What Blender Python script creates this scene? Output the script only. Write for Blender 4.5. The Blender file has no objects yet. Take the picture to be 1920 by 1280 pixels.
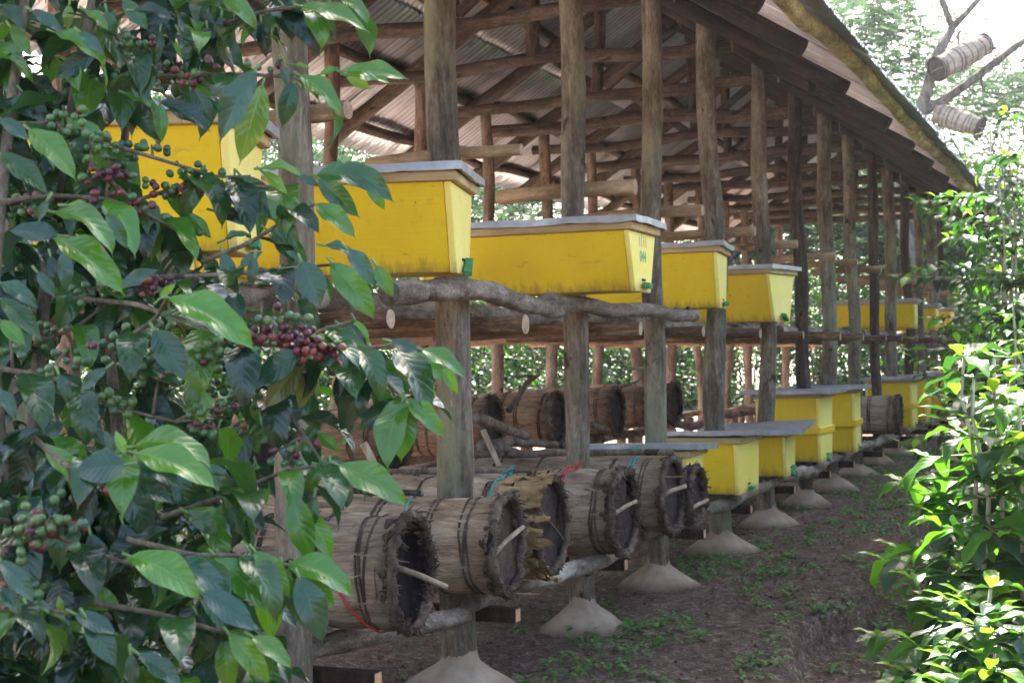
import bpy, bmesh, math, random
import numpy as np
from mathutils import Vector, Matrix, Quaternion, noise

S = bpy.context.scene
COL = S.collection
R_ = math.radians

# ------------------------------------------------------------------ camera
FPX = 2800.0
CX, CY, CZ = 2.4, 0.0, 1.29
_th, _al, _ph = R_(22.15), math.atan(34 / FPX), R_(1.2)
_U = Vector((0, 0, 1)); _F0 = Vector((-math.sin(_th), math.cos(_th), 0)); _R0 = Vector((math.cos(_th), math.sin(_th), 0))
CF = math.cos(_al) * _F0 + math.sin(_al) * _U
_U1 = -math.sin(_al) * _F0 + math.cos(_al) * _U
CU = math.cos(_ph) * _U1 + math.sin(_ph) * _R0
CR = -math.sin(_ph) * _U1 + math.cos(_ph) * _R0
CAM = Vector((CX, CY, CZ))
cam = bpy.data.cameras.new('camera')
cam.sensor_width = 36.0
cam.lens = FPX / 1920 * 36
cam.clip_start = 0.05
cam.clip_end = 2000
cam.dof.use_dof = True
cam.dof.focus_distance = 3.8
cam.dof.aperture_fstop = 11.0
cam_o = bpy.data.objects.new('camera', cam)
COL.objects.link(cam_o)
cam_o.matrix_world = Matrix((
    (CR.x, CU.x, -CF.x, CX), (CR.y, CU.y, -CF.y, CY), (CR.z, CU.z, -CF.z, CZ), (0, 0, 0, 1)))
S.camera = cam_o

# ------------------------------------------------------------------ world, sun, exposure
SUN_DIR = Vector((-0.24, 0.58, 0.777)).normalized()
SUN_EL = math.asin(SUN_DIR.z)
SUN_AZ = math.atan2(SUN_DIR.x, SUN_DIR.y)
W = bpy.data.worlds.new('World')
S.world = W
W.use_nodes = True
wn = W.node_tree.nodes
bg = wn['Background']
sky = wn.new('ShaderNodeTexSky')
sky.sky_type = 'NISHITA'
sky.sun_disc = False
sky.sun_elevation = SUN_EL
sky.sun_rotation = SUN_AZ
sky.air_density = 1.0
sky.dust_density = 5.0
sky.ozone_density = 0.3
W.node_tree.links.new(sky.outputs[0], bg.inputs[0])
bg.inputs[1].default_value = 0.15
sun = bpy.data.lights.new('sun', 'SUN')
sun.energy = 4.5
sun.angle = R_(0.5)
sun.color = (1.0, 0.93, 0.82)
sun_o = bpy.data.objects.new('sun', sun)
COL.objects.link(sun_o)
sun_o.rotation_euler = (-SUN_DIR).to_track_quat('-Z', 'Y').to_euler()
S.view_settings.view_transform = 'Standard'
S.view_settings.look = 'None'
S.view_settings.exposure = 2.65
S.view_settings.gamma = 1.0
S.cycles.max_bounces = 8
S.cycles.transparent_max_bounces = 8
S.cycles.sample_clamp_indirect = 6.0


def at(px, py, x=None, y=None, z=None, d=None):
    """A point of the place, from where the photograph shows it plus one known coordinate (or its distance)."""
    D = CF + (px - 960) / FPX * CR - (py - 640) / FPX * CU
    if d is not None: t = d
    elif x is not None: t = (x - CX) / D.x
    elif y is not None: t = (y - CY) / D.y
    else: t = (z - CZ) / D.z
    return CAM + t * D


# ------------------------------------------------------------------ node helper
class NT:
    def __init__(s, name):
        s.m = bpy.data.materials.new(name)
        s.m.use_nodes = True
        s.t = s.m.node_tree
        s.t.nodes.clear()
        s.out = s.t.nodes.new('ShaderNodeOutputMaterial')

    def n(s, typ, ins=None, **props):
        nd = s.t.nodes.new('ShaderNode' + typ)
        for k, v in props.items(): setattr(nd, k, v)
        for k, v in (ins or {}).items():
            sock = nd.inputs[k]
            if hasattr(v, 'bl_rna') and hasattr(v, 'is_output'): s.t.links.new(v, sock)
            else: sock.default_value = v
        return nd

    def coords(s, scale=(1, 1, 1), kind='Object', rand=True):
        tc = s.n('TexCoord')
        v = tc.outputs[kind]
        if rand:
            oi = s.n('ObjectInfo')
            mu = s.n('Math', {0: oi.outputs['Random'], 1: 37.0}, operation='MULTIPLY')
            v = s.n('VectorMath', {0: v, 1: mu.outputs[0]}, operation='ADD').outputs[0]
        return s.n('VectorMath', {0: v, 1: scale}, operation='MULTIPLY').outputs[0]

    def noise(s, vec, scale=5, detail=5, rough=0.6, dist=0.0):
        return s.n('TexNoise', {'Vector': vec, 'Scale': scale, 'Detail': detail, 'Roughness': rough, 'Distortion': dist}).outputs['Fac']

    def ramp(s, fac, stops):
        nd = s.n('ValToRGB', {0: fac})
        cr = nd.color_ramp
        while len(cr.elements) < len(stops): cr.elements.new(0.5)
        for e, (p, c) in zip(cr.elements, stops):
            e.position = p
            e.color = (*c, 1) if len(c) == 3 else c
        return nd.outputs[0]

    def fac(s, val, a, b):
        return s.n('MapRange', {'Value': val, 'From Min': a, 'From Max': b}, clamp=True).outputs[0]

    def mix(s, f, a, b, mode='MIX'):
        nd = s.n('Mix', data_type='RGBA', blend_type=mode)
        for sock, v in ((nd.inputs[0], f), (nd.inputs[6], a), (nd.inputs[7], b)):
            if hasattr(v, 'is_output'): s.t.links.new(v, sock)
            else: sock.default_value = (*v, 1) if isinstance(v, tuple) and len(v) == 3 else v
        return nd.outputs[2]

    def bump(s, h, strength=0.5, dist=0.01):
        return s.n('Bump', {'Height': h, 'Strength': strength, 'Distance': dist}).outputs[0]

    def surf(s, color, rough=0.8, metal=0.0, normal=None, spec=0.5, coat=0.0):
        ins = {'Base Color': color if hasattr(color, 'is_output') else (*color, 1), 'Roughness': rough, 'Metallic': metal,
               'Specular IOR Level': spec, 'Coat Weight': coat}
        if normal is not None: ins['Normal'] = normal
        p = s.n('BsdfPrincipled', ins)
        s.t.links.new(p.outputs[0], s.out.inputs[0])
        return p


M = {}


def wood(name, dark, mid, light, moss=None, long=1.0, scale=22, rough=0.85, mosslo=0.52):
    k = NT(name)
    v = k.coords((1, 1, 0.09 * long))
    a0 = k.noise(v, scale, 6, 0.7, 0.5)
    fine = k.noise(k.coords((1, 1, 0.3 * long)), scale * 3.4, 6, 0.75, 0.3)
    a = k.n('Math', {0: k.n('Math', {0: a0, 1: 0.55}, operation='MULTIPLY').outputs[0], 1: k.n('Math', {0: fine, 1: 0.45}, operation='MULTIPLY').outputs[0]}, operation='ADD').outputs[0]
    v2 = k.coords((1, 1, 0.45))
    b = k.noise(v2, 6.5, 6, 0.68)
    c = k.ramp(a, [(0.36, dark), (0.5, mid), (0.63, light)])
    c = k.mix(k.fac(b, 0.40, 0.62), k.mix(1.0, c, (0.50, 0.47, 0.46), 'MULTIPLY'), c)
    sp = k.noise(k.coords((1, 1, 0.7)), 26, 5, 0.7)
    c = k.mix(k.fac(sp, 0.60, 0.70), c, k.mix(1.0, c, (1.55, 1.55, 1.5), 'MULTIPLY'))
    kn = k.noise(k.coords((1, 1, 0.55)), 8.5, 3, 0.5, 0.6)
    c = k.mix(k.fac(kn, 0.665, 0.70), c, tuple(x * 0.55 for x in dark))
    if moss:
        mv = k.noise(k.coords((1, 1, 0.35)), 4.2, 6, 0.7)
        c = k.mix(k.fac(mv, mosslo, mosslo + 0.16), c, moss)
    k.surf(c, rough, normal=k.bump(a, 1.0, 0.016), spec=0.2)
    M[name] = k.m


wood('post_bark', (0.075, 0.058, 0.045), (0.20, 0.165, 0.125), (0.37, 0.32, 0.26), moss=(0.215, 0.215, 0.13))
wood('dark_post', (0.025, 0.019, 0.016), (0.075, 0.055, 0.042), (0.17, 0.135, 0.10), moss=(0.10, 0.10, 0.05), mosslo=0.58)
wood('roof_pole', (0.030, 0.021, 0.017), (0.105, 0.073, 0.055), (0.225, 0.165, 0.125), long=1.3)
wood('rafter_wood', (0.016, 0.010, 0.008), (0.045, 0.028, 0.020), (0.10, 0.064, 0.044), long=1.3)
wood('back_post', (0.12, 0.078, 0.057), (0.27, 0.185, 0.14), (0.43, 0.32, 0.25))  # reddish tone has the bounce light off the red soil painted in
wood('pale_pole', (0.27, 0.17, 0.085), (0.47, 0.32, 0.18), (0.60, 0.45, 0.28), rough=0.7)
wood('orange_pole', (0.23, 0.135, 0.08), (0.40, 0.25, 0.15), (0.55, 0.37, 0.235), rough=0.75)
wood('support_wood', (0.06, 0.035, 0.022), (0.18, 0.105, 0.06), (0.42, 0.29, 0.17), moss=(0.045, 0.03, 0.022), mosslo=0.5)
wood('grey_log', (0.085, 0.064, 0.05), (0.265, 0.215, 0.172), (0.48, 0.42, 0.355), moss=(0.50, 0.45, 0.38), scale=24, long=4.0, mosslo=0.55)
wood('stick_bark', (0.07, 0.05, 0.04), (0.19, 0.14, 0.105), (0.34, 0.27, 0.21), scale=40)
wood('dark_stick', (0.02, 0.016, 0.015), (0.06, 0.05, 0.045), (0.13, 0.11, 0.1), scale=40)
wood('pale_stick', (0.30, 0.22, 0.14), (0.46, 0.37, 0.26), (0.58, 0.5, 0.38), scale=40)
wood('tree_bark', (0.06, 0.05, 0.045), (0.16, 0.14, 0.12), (0.30, 0.27, 0.23), scale=9, moss=(0.2, 0.21, 0.14))
wood('mossy_wood', (0.13, 0.105, 0.045), (0.42, 0.36, 0.15), (0.66, 0.60, 0.31), moss=(0.17, 0.16, 0.06), scale=26, long=2.5, mosslo=0.5)

k = NT('cut_wood')
tc = k.coords((1, 1, 1))
po = k.n('SeparateXYZ', {0: k.n('TexCoord').outputs['Object']})
rr_ = k.n('Math', {0: k.n('Math', {0: po.outputs[0], 1: po.outputs[0]}, operation='MULTIPLY').outputs[0], 1: k.n('Math', {0: po.outputs[1], 1: po.outputs[1]}, operation='MULTIPLY').outputs[0]}, operation='ADD').outputs[0]
rr_ = k.n('Math', {0: rr_}, operation='SQRT').outputs[0]
rr_ = k.n('Math', {0: rr_, 1: k.n('Math', {0: k.noise(tc, 30, 3), 1: 0.012}, operation='MULTIPLY').outputs[0]}, operation='ADD').outputs[0]
ring = k.n('Math', {0: k.n('Math', {0: rr_, 1: 900.0}, operation='MULTIPLY').outputs[0]}, operation='SINE').outputs[0]
cw = k.ramp(k.noise(tc, 45, 5, 0.7), [(0.3, (0.22, 0.15, 0.095)), (0.7, (0.50, 0.38, 0.25))])
cw = k.mix(k.fac(ring, 0.0, 1.0), cw, k.mix(1.0, cw, (0.72, 0.66, 0.6), 'MULTIPLY'))
cw = k.mix(k.fac(k.noise(tc, 18, 5, 0.7), 0.52, 0.66), cw, (0.17, 0.14, 0.115))
k.surf(cw, 0.85); M['cut_wood'] = k.m
k = NT('grey_cut')
k.surf(k.ramp(k.noise(k.coords(), 30, 5), [(0.35, (0.05, 0.04, 0.034)), (0.7, (0.19, 0.155, 0.125))]), 0.9); M['grey_cut'] = k.m
k = NT('orange_cut')
k.surf(k.ramp(k.noise(k.coords(), 45, 3), [(0.3, (0.42, 0.2, 0.10)), (0.7, (0.62, 0.36, 0.2))]), 0.75); M['orange_cut'] = k.m

# roof sheet: galvanised, weathered, with groove shading painted as dark lines and rust runs down the slope
k = NT('roof_metal')
tcr = k.n('TexCoord').outputs['Object']
run = k.noise(k.coords((0.25, 1.6, 1), rand=False), 3.2, 5, 0.65)
spot = k.noise(k.coords((1, 1, 1), rand=False), 5, 6, 0.7)
wob = k.noise(k.coords((0.5, 2.0, 1), rand=False), 9, 4, 0.6)
yy_ = k.n('Math', {0: k.n('SeparateXYZ', {0: tcr}).outputs[1], 1: 1.55 - 0.019 + 0.038}, operation='SUBTRACT').outputs[0]
fr = k.n('Math', {0: k.n('Math', {0: yy_, 1: 1 / 0.076}, operation='MULTIPLY').outputs[0]}, operation='FRACT').outputs[0]
gr = k.n('Math', {0: k.n('Math', {0: fr, 1: 0.5}, operation='SUBTRACT').outputs[0]}, operation='ABSOLUTE').outputs[0]
line = k.n('Math', {0: k.fac(gr, 0.20, 0.06), 1: k.fac(wob, 0.30, 0.55)}, operation='MULTIPLY').outputs[0]
c = k.ramp(run, [(0.3, (0.43, 0.42, 0.45)), (0.55, (0.60, 0.59, 0.63)), (0.75, (0.70, 0.69, 0.73))])
c = k.mix(k.fac(spot, 0.60, 0.78), c, (0.27, 0.19, 0.155))
c = k.mix(k.n('Math', {0: line, 1: 0.7}, operation='MULTIPLY').outputs[0], c, (0.13, 0.10, 0.095))
k.surf(c, k.ramp(spot, [(0.3, (0.28,) * 3), (0.7, (0.42,) * 3)]), 0.88); M['roof_metal'] = k.m

# yellow gloss paint, dirty at the edges
def paint(name, lo, hi, dirt, edge):
    k = NT(name)
    a = k.noise(k.coords((1, 1, 1)), 3.0, 5, 0.65)
    g = k.noise(k.coords((0.5, 1, 1.5)), 26, 6, 0.7)
    c = k.ramp(a, [(0.3, lo), (0.7, hi)])
    c = k.mix(k.fac(g, 0.60, 0.74), c, dirt)
    dr = k.noise(k.coords((7, 7, 0.45)), 5, 5, 0.65)
    z = k.n('SeparateXYZ', {0: k.n('TexCoord').outputs['Object']}).outputs[2]
    zz = k.n('Math', {0: z, 1: k.n('Math', {0: dr, 1: 0.16}, operation='MULTIPLY').outputs[0]}, operation='SUBTRACT').outputs[0]
    c = k.mix(k.n('Math', {0: k.fac(zz, -0.028, -0.085), 1: 0.75}, operation='MULTIPLY').outputs[0], c, edge)
    c = k.mix(k.n('Math', {0: k.fac(dr, 0.60, 0.72), 1: 0.35}, operation='MULTIPLY').outputs[0], c, dirt)
    ck = k.noise(k.coords((2.0, 2.0, 2.0)), 16, 3, 0.5)
    c = k.mix(k.fac(ck, 0.735, 0.76), c, (0.20, 0.13, 0.07))
    st = k.noise(k.coords((0.3, 5, 5)), 18, 5, 0.65)
    k.surf(c, k.ramp(g, [(0.3, (0.36,) * 3), (0.7, (0.6,) * 3)]), normal=k.bump(st, 0.3, 0.006), spec=0.4)
    M[name] = k.m


paint('yellow_paint', (0.70, 0.47, 0.008), (0.80, 0.57, 0.014), (0.46, 0.31, 0.04), (0.22, 0.14, 0.04))
paint('lit_yellow_paint', (0.83, 0.68, 0.10), (0.87, 0.77, 0.27), (0.62, 0.50, 0.20), (0.36, 0.25, 0.10))  # paler copy for end panels, their stronger skylight put into the colour

k = NT('lid_metal')
a = k.noise(k.coords((1, 1, 1)), 9, 6, 0.65)
b = k.noise(k.coords((1, 1, 1)), 40, 4, 0.7)
c = k.ramp(a, [(0.3, (0.26, 0.265, 0.28)), (0.6, (0.40, 0.405, 0.43)), (0.8, (0.56, 0.57, 0.59))])
c = k.mix(k.fac(b, 0.62, 0.75), c, (0.33, 0.28, 0.23))
k.surf(c, k.ramp(a, [(0.3, (0.5,) * 3), (0.7, (0.34,) * 3)]), 0.55, normal=k.bump(a, 0.35, 0.01)); M['lid_metal'] = k.m
k = NT('lid_wood')
a = k.noise(k.coords((0.12, 1, 1)), 30, 5, 0.6)
k.surf(k.ramp(a, [(0.3, (0.30, 0.20, 0.09)), (0.7, (0.56, 0.42, 0.20))]), 0.75, normal=k.bump(a, 0.4, 0.004)); M['lid_wood'] = k.m
k = NT('green_paint')
a = k.noise(k.coords(), 40, 4, 0.6)
k.surf(k.ramp(a, [(0.35, (0.02, 0.17, 0.06)), (0.7, (0.06, 0.30, 0.14))]), 0.5); M['green_paint'] = k.m
k = NT('green_ink'); k.surf((0.05, 0.42, 0.22), 0.6); M['green_ink'] = k.m
k = NT('grey_ink'); k.surf((0.30, 0.26, 0.16), 0.7); M['grey_ink'] = k.m
k = NT('slot_black'); k.surf((0.012, 0.01, 0.008), 0.9); M['slot_black'] = k.m

# bark strips laid along the log hive (local X)
def fibre(name, dark, mid, light, scale=26, collar=0.62):
    k = NT(name)
    a = k.noise(k.coords((0.14, 1, 1)), scale, 7, 0.72, 1.8)
    b = k.noise(k.coords((0.5, 1, 1)), 6, 5, 0.6)
    f = k.noise(k.coords((0.08, 1, 1)), scale * 3.2, 5, 0.65, 1.6)
    c = k.ramp(a, [(0.28, dark), (0.5, mid), (0.72, light)])
    c = k.mix(k.fac(b, 0.32, 0.62), k.mix(1.0, c, (0.58, 0.52, 0.48), 'MULTIPLY'), c)
    c = k.mix(k.fac(f, 0.56, 0.68), c, k.mix(1.0, c, (0.45, 0.42, 0.4), 'MULTIPLY'))
    xx = k.n('SeparateXYZ', {0: k.n('TexCoord').outputs['Object']}).outputs[0]
    xe = k.n('Math', {0: xx, 1: k.n('Math', {0: b, 1: 0.22}, operation='MULTIPLY').outputs[0]}, operation='ADD').outputs[0]
    c = k.mix(k.n('Math', {0: k.fac(xe, -0.03, 0.09), 1: collar}, operation='MULTIPLY').outputs[0], c, k.mix(1.0, c, (0.36, 0.30, 0.27), 'MULTIPLY'))
    pt = k.noise(k.coords((0.8, 1, 1)), 10, 5, 0.7)
    c = k.mix(k.fac(pt, 0.60, 0.68), c, k.mix(1.0, c, (0.42, 0.36, 0.32), 'MULTIPLY'))
    h = k.n('Math', {0: a, 1: f}, operation='ADD').outputs[0]
    k.surf(c, 0.85, normal=k.bump(h, 0.9, 0.012), spec=0.25)
    M[name] = k.m


fibre('bark_grey', (0.13, 0.092, 0.062), (0.39, 0.30, 0.21), (0.62, 0.52, 0.40))
fibre('bark_straw', (0.19, 0.13, 0.078), (0.54, 0.40, 0.26), (0.74, 0.60, 0.43))
fibre('bark_bounce_lit', (0.12, 0.07, 0.045), (0.30, 0.19, 0.12), (0.48, 0.34, 0.23))  # reddish copy for the back bench, soil bounce light put into the colour
fibre('dry_leaf', (0.24, 0.15, 0.065), (0.48, 0.33, 0.155), (0.68, 0.53, 0.31), 18, 0.0)
fibre('bark_white', (0.26, 0.20, 0.15), (0.44, 0.37, 0.29), (0.60, 0.53, 0.44), 26, 0.4)
wood('rim_bark', (0.035, 0.024, 0.02), (0.115, 0.08, 0.06), (0.27, 0.20, 0.15), scale=18, long=8)
wood('hoop_vine', (0.05, 0.032, 0.026), (0.12, 0.08, 0.062), (0.21, 0.155, 0.12), scale=20, long=10)
k = NT('dung_disc')
a = k.noise(k.coords(), 14, 8, 0.75)
k.surf(k.ramp(a, [(0.3, (0.02, 0.015, 0.014)), (0.55, (0.065, 0.049, 0.045)), (0.8, (0.14, 0.108, 0.097))]), 0.95, normal=k.bump(a, 1.0, 0.03), spec=0.08); M['dung_disc'] = k.m
k = NT('black_disc')  # near-black end disc of the nearest log hive
a = k.noise(k.coords(), 14, 8, 0.75)
k.surf(k.ramp(a, [(0.3, (0.006, 0.004, 0.005)), (0.55, (0.022, 0.017, 0.019)), (0.8, (0.07, 0.055, 0.055))]), 0.95, normal=k.bump(a, 1.0, 0.03), spec=0.08); M['black_disc'] = k.m
k = NT('clay_disc')
a = k.noise(k.coords(), 14, 8, 0.75)
k.surf(k.ramp(a, [(0.3, (0.05, 0.033, 0.027)), (0.6, (0.15, 0.105, 0.085))]), 0.95, normal=k.bump(a, 1.0, 0.03), spec=0.1); M['clay_disc'] = k.m
for nm, c in (('red_twine', (0.55, 0.03, 0.02)), ('teal_twine', (0.03, 0.34, 0.33)), ('black_wire', (0.015, 0.015, 0.015))):
    k = NT(nm)
    k.surf(k.mix(k.noise(k.coords(), 60, 2), c, tuple(x * 0.6 for x in c)), 0.7); M[nm] = k.m

k = NT('mound_cement')
a = k.noise(k.coords(), 9, 7, 0.65)
b = k.noise(k.coords((1, 1, 2)), 3, 4, 0.6)
z = k.n('SeparateXYZ', {0: k.n('TexCoord').outputs['Object']}).outputs[2]
c = k.ramp(a, [(0.3, (0.24, 0.18, 0.13)), (0.7, (0.41, 0.325, 0.25))])
zz = k.n('Math', {0: z, 1: k.n('Math', {0: b, 1: 0.09}, operation='MULTIPLY').outputs[0]}, operation='SUBTRACT').outputs[0]
c = k.mix(k.fac(zz, 0.035, -0.02), c, (0.11, 0.07, 0.052))
k.surf(c, 0.9, normal=k.bump(a, 0.6, 0.01), spec=0.2); M['mound_cement'] = k.m

# ------------------------------------------------------------------ leaves
def leafmat(name, transl=0.3, rough=0.34, veins=True, spec=0.5):
    k = NT(name)
    col = k.n('Attribute', attribute_name='tint').outputs['Color']
    uv = k.n('SeparateXYZ', {0: k.n('Attribute', attribute_name='luv').outputs['Vector']})
    u, v = uv.outputs[0], uv.outputs[1]
    av = k.n('Math', {0: v}, operation='ABSOLUTE').outputs[0]
    nrm = None
    if veins:
        ph = k.n('Math', {0: k.n('Math', {0: u, 1: 9.0}, operation='MULTIPLY').outputs[0],
                          1: k.n('Math', {0: av, 1: 1.7}, operation='MULTIPLY').outputs[0]}, operation='SUBTRACT').outputs[0]
        fr = k.n('Math', {0: ph}, operation='FRACT').outputs[0]
        tri = k.n('Math', {0: k.n('Math', {0: fr, 1: 0.5}, operation='SUBTRACT').outputs[0]}, operation='ABSOLUTE').outputs[0]
        rid = k.fac(tri, 0.05, 0.32)
        mid = k.fac(av, 0.0, 0.10)
        h = k.n('Math', {0: rid, 1: mid}, operation='MULTIPLY').outputs[0]
        nrm = k.bump(h, 0.16, 0.003)
        line = k.n('Math', {0: k.fac(av, 0.055, 0.02), 1: 0.55}, operation='MULTIPLY').outputs[0]
        col = k.mix(line, col, k.mix(1.0, col, (1.9, 1.7, 1.6), 'MULTIPLY'))
        sp = k.noise(k.coords((1, 1, 1), rand=False), 55, 4, 0.7)
        col = k.mix(k.fac(sp, 0.70, 0.76), col, (0.16, 0.13, 0.05))
        ed = k.noise(k.coords((1, 1, 1), rand=False), 13, 5, 0.7)
        rim_ = k.n('Math', {0: k.fac(av, 0.86, 1.0), 1: k.fac(u, 0.90, 1.0)}, operation='MAXIMUM').outputs[0]
        col = k.mix(k.n('Math', {0: rim_, 1: k.fac(ed, 0.56, 0.66)}, operation='MULTIPLY').outputs[0], col, (0.19, 0.14, 0.06))
    p = k.surf(col, rough, normal=nrm, spec=spec)
    ins = {'Color': k.mix(1.0, col, (1.55, 1.6, 0.85), 'MULTIPLY')}
    tr = k.n('BsdfTranslucent', ins)
    mx = k.n('MixShader', {0: transl})
    k.t.links.new(p.outputs[0], mx.inputs[1]); k.t.links.new(tr.outputs[0], mx.inputs[2])
    k.t.links.new(mx.outputs[0], k.out.inputs[0])
    M[name] = k.m


leafmat('coffee_leaf', 0.36, 0.20, spec=0.65)
leafmat('young_leaf', 0.46, 0.38, spec=0.35)
leafmat('hedge_leaf', 0.32, 0.42, veins=False, spec=0.4)
leafmat('tree_leaf', 0.40, 0.75, veins=False, spec=0.1)
leafmat('weed_leaf', 0.3, 0.5, veins=False, spec=0.3)
leafmat('litter_leaf', 0.1, 0.8, veins=False, spec=0.2)
k = NT('berry_skin')
k.surf(k.n('Attribute', attribute_name='tint').outputs['Color'], 0.3, spec=0.5); M['berry_skin'] = k.m
wood('twig_bark', (0.10, 0.08, 0.055), (0.21, 0.175, 0.125), (0.34, 0.29, 0.22), scale=50)
k = NT('green_stem'); k.surf((0.085, 0.17, 0.04), 0.5); M['green_stem'] = k.m
k = NT('white_stem')
k.surf(k.ramp(k.noise(k.coords((1, 1, 0.3)), 30, 5), [(0.35, (0.30, 0.25, 0.18)), (0.65, (0.50, 0.45, 0.37))]), 0.7); M['white_stem'] = k.m

# ------------------------------------------------------------------ soil
k = NT('soil')
tc = k.n('TexCoord').outputs['Object']
xyz = k.n('SeparateXYZ', {0: tc})
n1 = k.noise(tc, 1.3, 8, 0.65)
n2 = k.noise(tc, 14, 9, 0.75)
n3 = k.noise(tc, 90, 6, 0.75)
dark = k.ramp(n2, [(0.3, (0.050, 0.033, 0.026)), (0.5, (0.125, 0.086, 0.069)), (0.72, (0.235, 0.178, 0.15))])
red = k.mix(k.fac(xyz.outputs[0], -1.9, -2.6), k.ramp(n2, [(0.3, (0.22, 0.14, 0.10)), (0.7, (0.36, 0.255, 0.195))]), k.ramp(n2, [(0.3, (0.50, 0.40, 0.34)), (0.7, (0.66, 0.57, 0.51))]))  # palest soil, left of the shed, lightened to bounce light onto the roof
nx = k.n('Math', {0: xyz.outputs[0], 1: k.n('Math', {0: n1, 1: 1.4}, operation='MULTIPLY').outputs[0]}, operation='ADD').outputs[0]
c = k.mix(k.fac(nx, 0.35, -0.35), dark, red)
c = k.mix(k.fac(n3, 0.52, 0.68), c, k.mix(1.0, c, (1.7, 1.65, 1.6), 'MULTIPLY'))
c = k.mix(k.fac(n3, 0.47, 0.34), c, k.mix(1.0, c, (0.45, 0.44, 0.44), 'MULTIPLY'))
for vs_, lo_ in ((42, 0.72), (130, 0.70)):
    vo = k.n('TexVoronoi', {'Vector': tc, 'Scale': vs_})
    rv = k.n('SeparateXYZ', {0: vo.outputs['Color']}).outputs[0]
    c = k.mix(1.0, c, k.ramp(rv, [(0.0, (lo_,) * 3), (0.6, (1.0,) * 3), (0.92, (1.25,) * 3), (1.0, (1.9, 1.85, 1.75))]), 'MULTIPLY')
mossy = k.noise(tc, 2.6, 6, 0.7)
far = k.fac(xyz.outputs[1], 5.0, 13.0)
c = k.mix(k.n('Math', {0: k.fac(mossy, 0.56, 0.68), 1: k.n('Math', {0: far, 1: 0.55}, operation='MULTIPLY').outputs[0]}, operation='MULTIPLY').outputs[0], c, (0.045, 0.075, 0.028))
h = k.n('Math', {0: n2, 1: n3}, operation='ADD').outputs[0]
k.surf(c, 0.95, normal=k.bump(h, 0.9, 0.025), spec=0.15); M['soil'] = k.m


# ------------------------------------------------------------------ mesh helpers
def mesh_obj(name, verts, faces, mats, parent=None, fmat=None, smooth=True, loc=None, rot=None, attrs=None):
    me = bpy.data.meshes.new(name)
    me.from_pydata([tuple(v) for v in verts], [], faces)
    for m in (mats if isinstance(mats, (list, tuple)) else [mats]): me.materials.append(M[m])
    if fmat is not None: me.polygons.foreach_set('material_index', np.asarray(fmat, dtype=np.int32))
    if smooth: me.polygons.foreach_set('use_smooth', np.ones(len(me.polygons), dtype=bool))
    me.update()
    return place(name, me, parent, loc, rot)


def place(name, me, parent=None, loc=None, rot=None):
    o = bpy.data.objects.new(name, me)
    COL.objects.link(o)
    if parent is not None: o.parent = parent
    if rot is not None:
        if isinstance(rot, Quaternion): o.rotation_mode = 'QUATERNION'; o.rotation_quaternion = rot
        else: o.rotation_euler = rot
    if loc is not None: o.location = loc
    return o


def thing(name, label, cat, loc=(0, 0, 0), rotz=0.0, group=None):
    o = bpy.data.objects.new(name, None)
    COL.objects.link(o)
    o.location = loc
    o.rotation_euler = (0, 0, rotz)
    o.empty_display_size = 0.1
    return tag(o, label, cat, group)


def tag(o, label, cat, group=None):
    o['label'] = label; o['category'] = cat
    if group: o['group'] = group
    return o


def structure(o):
    o['kind'] = 'structure'
    return o


def stuff(o):
    o['kind'] = 'stuff'
    return o


def tube_data(path, radii, sides=12, rn=0.0, seed=0, rfreq=6.0, cap=True):
    """Rings along a path (list of Vector); returns verts, faces, per-face index (1 = end cap)."""
    path = [Vector(p) for p in path]
    n = len(path)
    V, Fc, mi = [], [], []
    ref = None
    for i, p in enumerate(path):
        t = (path[min(i + 1, n - 1)] - path[max(i - 1, 0)]).normalized()
        if ref is None: ref = Vector((1, 0, 0)) if abs(t.x) < 0.9 else Vector((0, 1, 0))
        a = (ref - t * ref.dot(t)).normalized(); ref = a
        b = t.cross(a)
        r = radii[i] if hasattr(radii, '__len__') else radii
        for j in range(sides):
            ang = 2 * math.pi * j / sides
            d = a * math.cos(ang) + b * math.sin(ang)
            rr = r
            if rn: rr *= 1 + rn * noise.noise(Vector((d.x * 1.2 + seed * 7.3, d.y * 1.2, d.z * 1.2)) + p * rfreq)
            V.append(p + d * rr)
    for i in range(n - 1):
        for j in range(sides):
            Fc.append((i * sides + j, i * sides + (j + 1) % sides, (i + 1) * sides + (j + 1) % sides, (i + 1) * sides + j)); mi.append(0)
    if cap:
        Fc.append(tuple(range(sides))[::-1]); mi.append(1)
        Fc.append(tuple((n - 1) * sides + j for j in range(sides))); mi.append(1)
    return V, Fc, mi


class Bag:
    """Collects several bits of one part into one mesh."""
    def __init__(s): s.V, s.F, s.mi = [], [], []
    def add(s, V, F, mi=None, base=0):
        o = len(s.V)
        s.V += V; s.F += [tuple(i + o for i in f) for f in F]
        s.mi += [m + base for m in mi] if mi else [base] * len(F)
    def tube(s, *a, base=0, flat=False, **k):
        V, F, mi = tube_data(*a, **k)
        s.add(V, F, [0] * len(F) if flat else mi, base)
    def box(s, x0, x1, y0, y1, z0, z1, base=0):
        V = [Vector((x, y, z)) for x in (x0, x1) for y in (y0, y1) for z in (z0, z1)]
        s.add(V, [(0, 1, 3, 2), (4, 6, 7, 5), (0, 4, 5, 1), (2, 3, 7, 6), (0, 2, 6, 4), (1, 5, 7, 3)], None, base)
    def build(s, name, mats, parent=None, **k): return mesh_obj(name, s.V, s.F, mats, parent, s.mi, **k)


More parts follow.
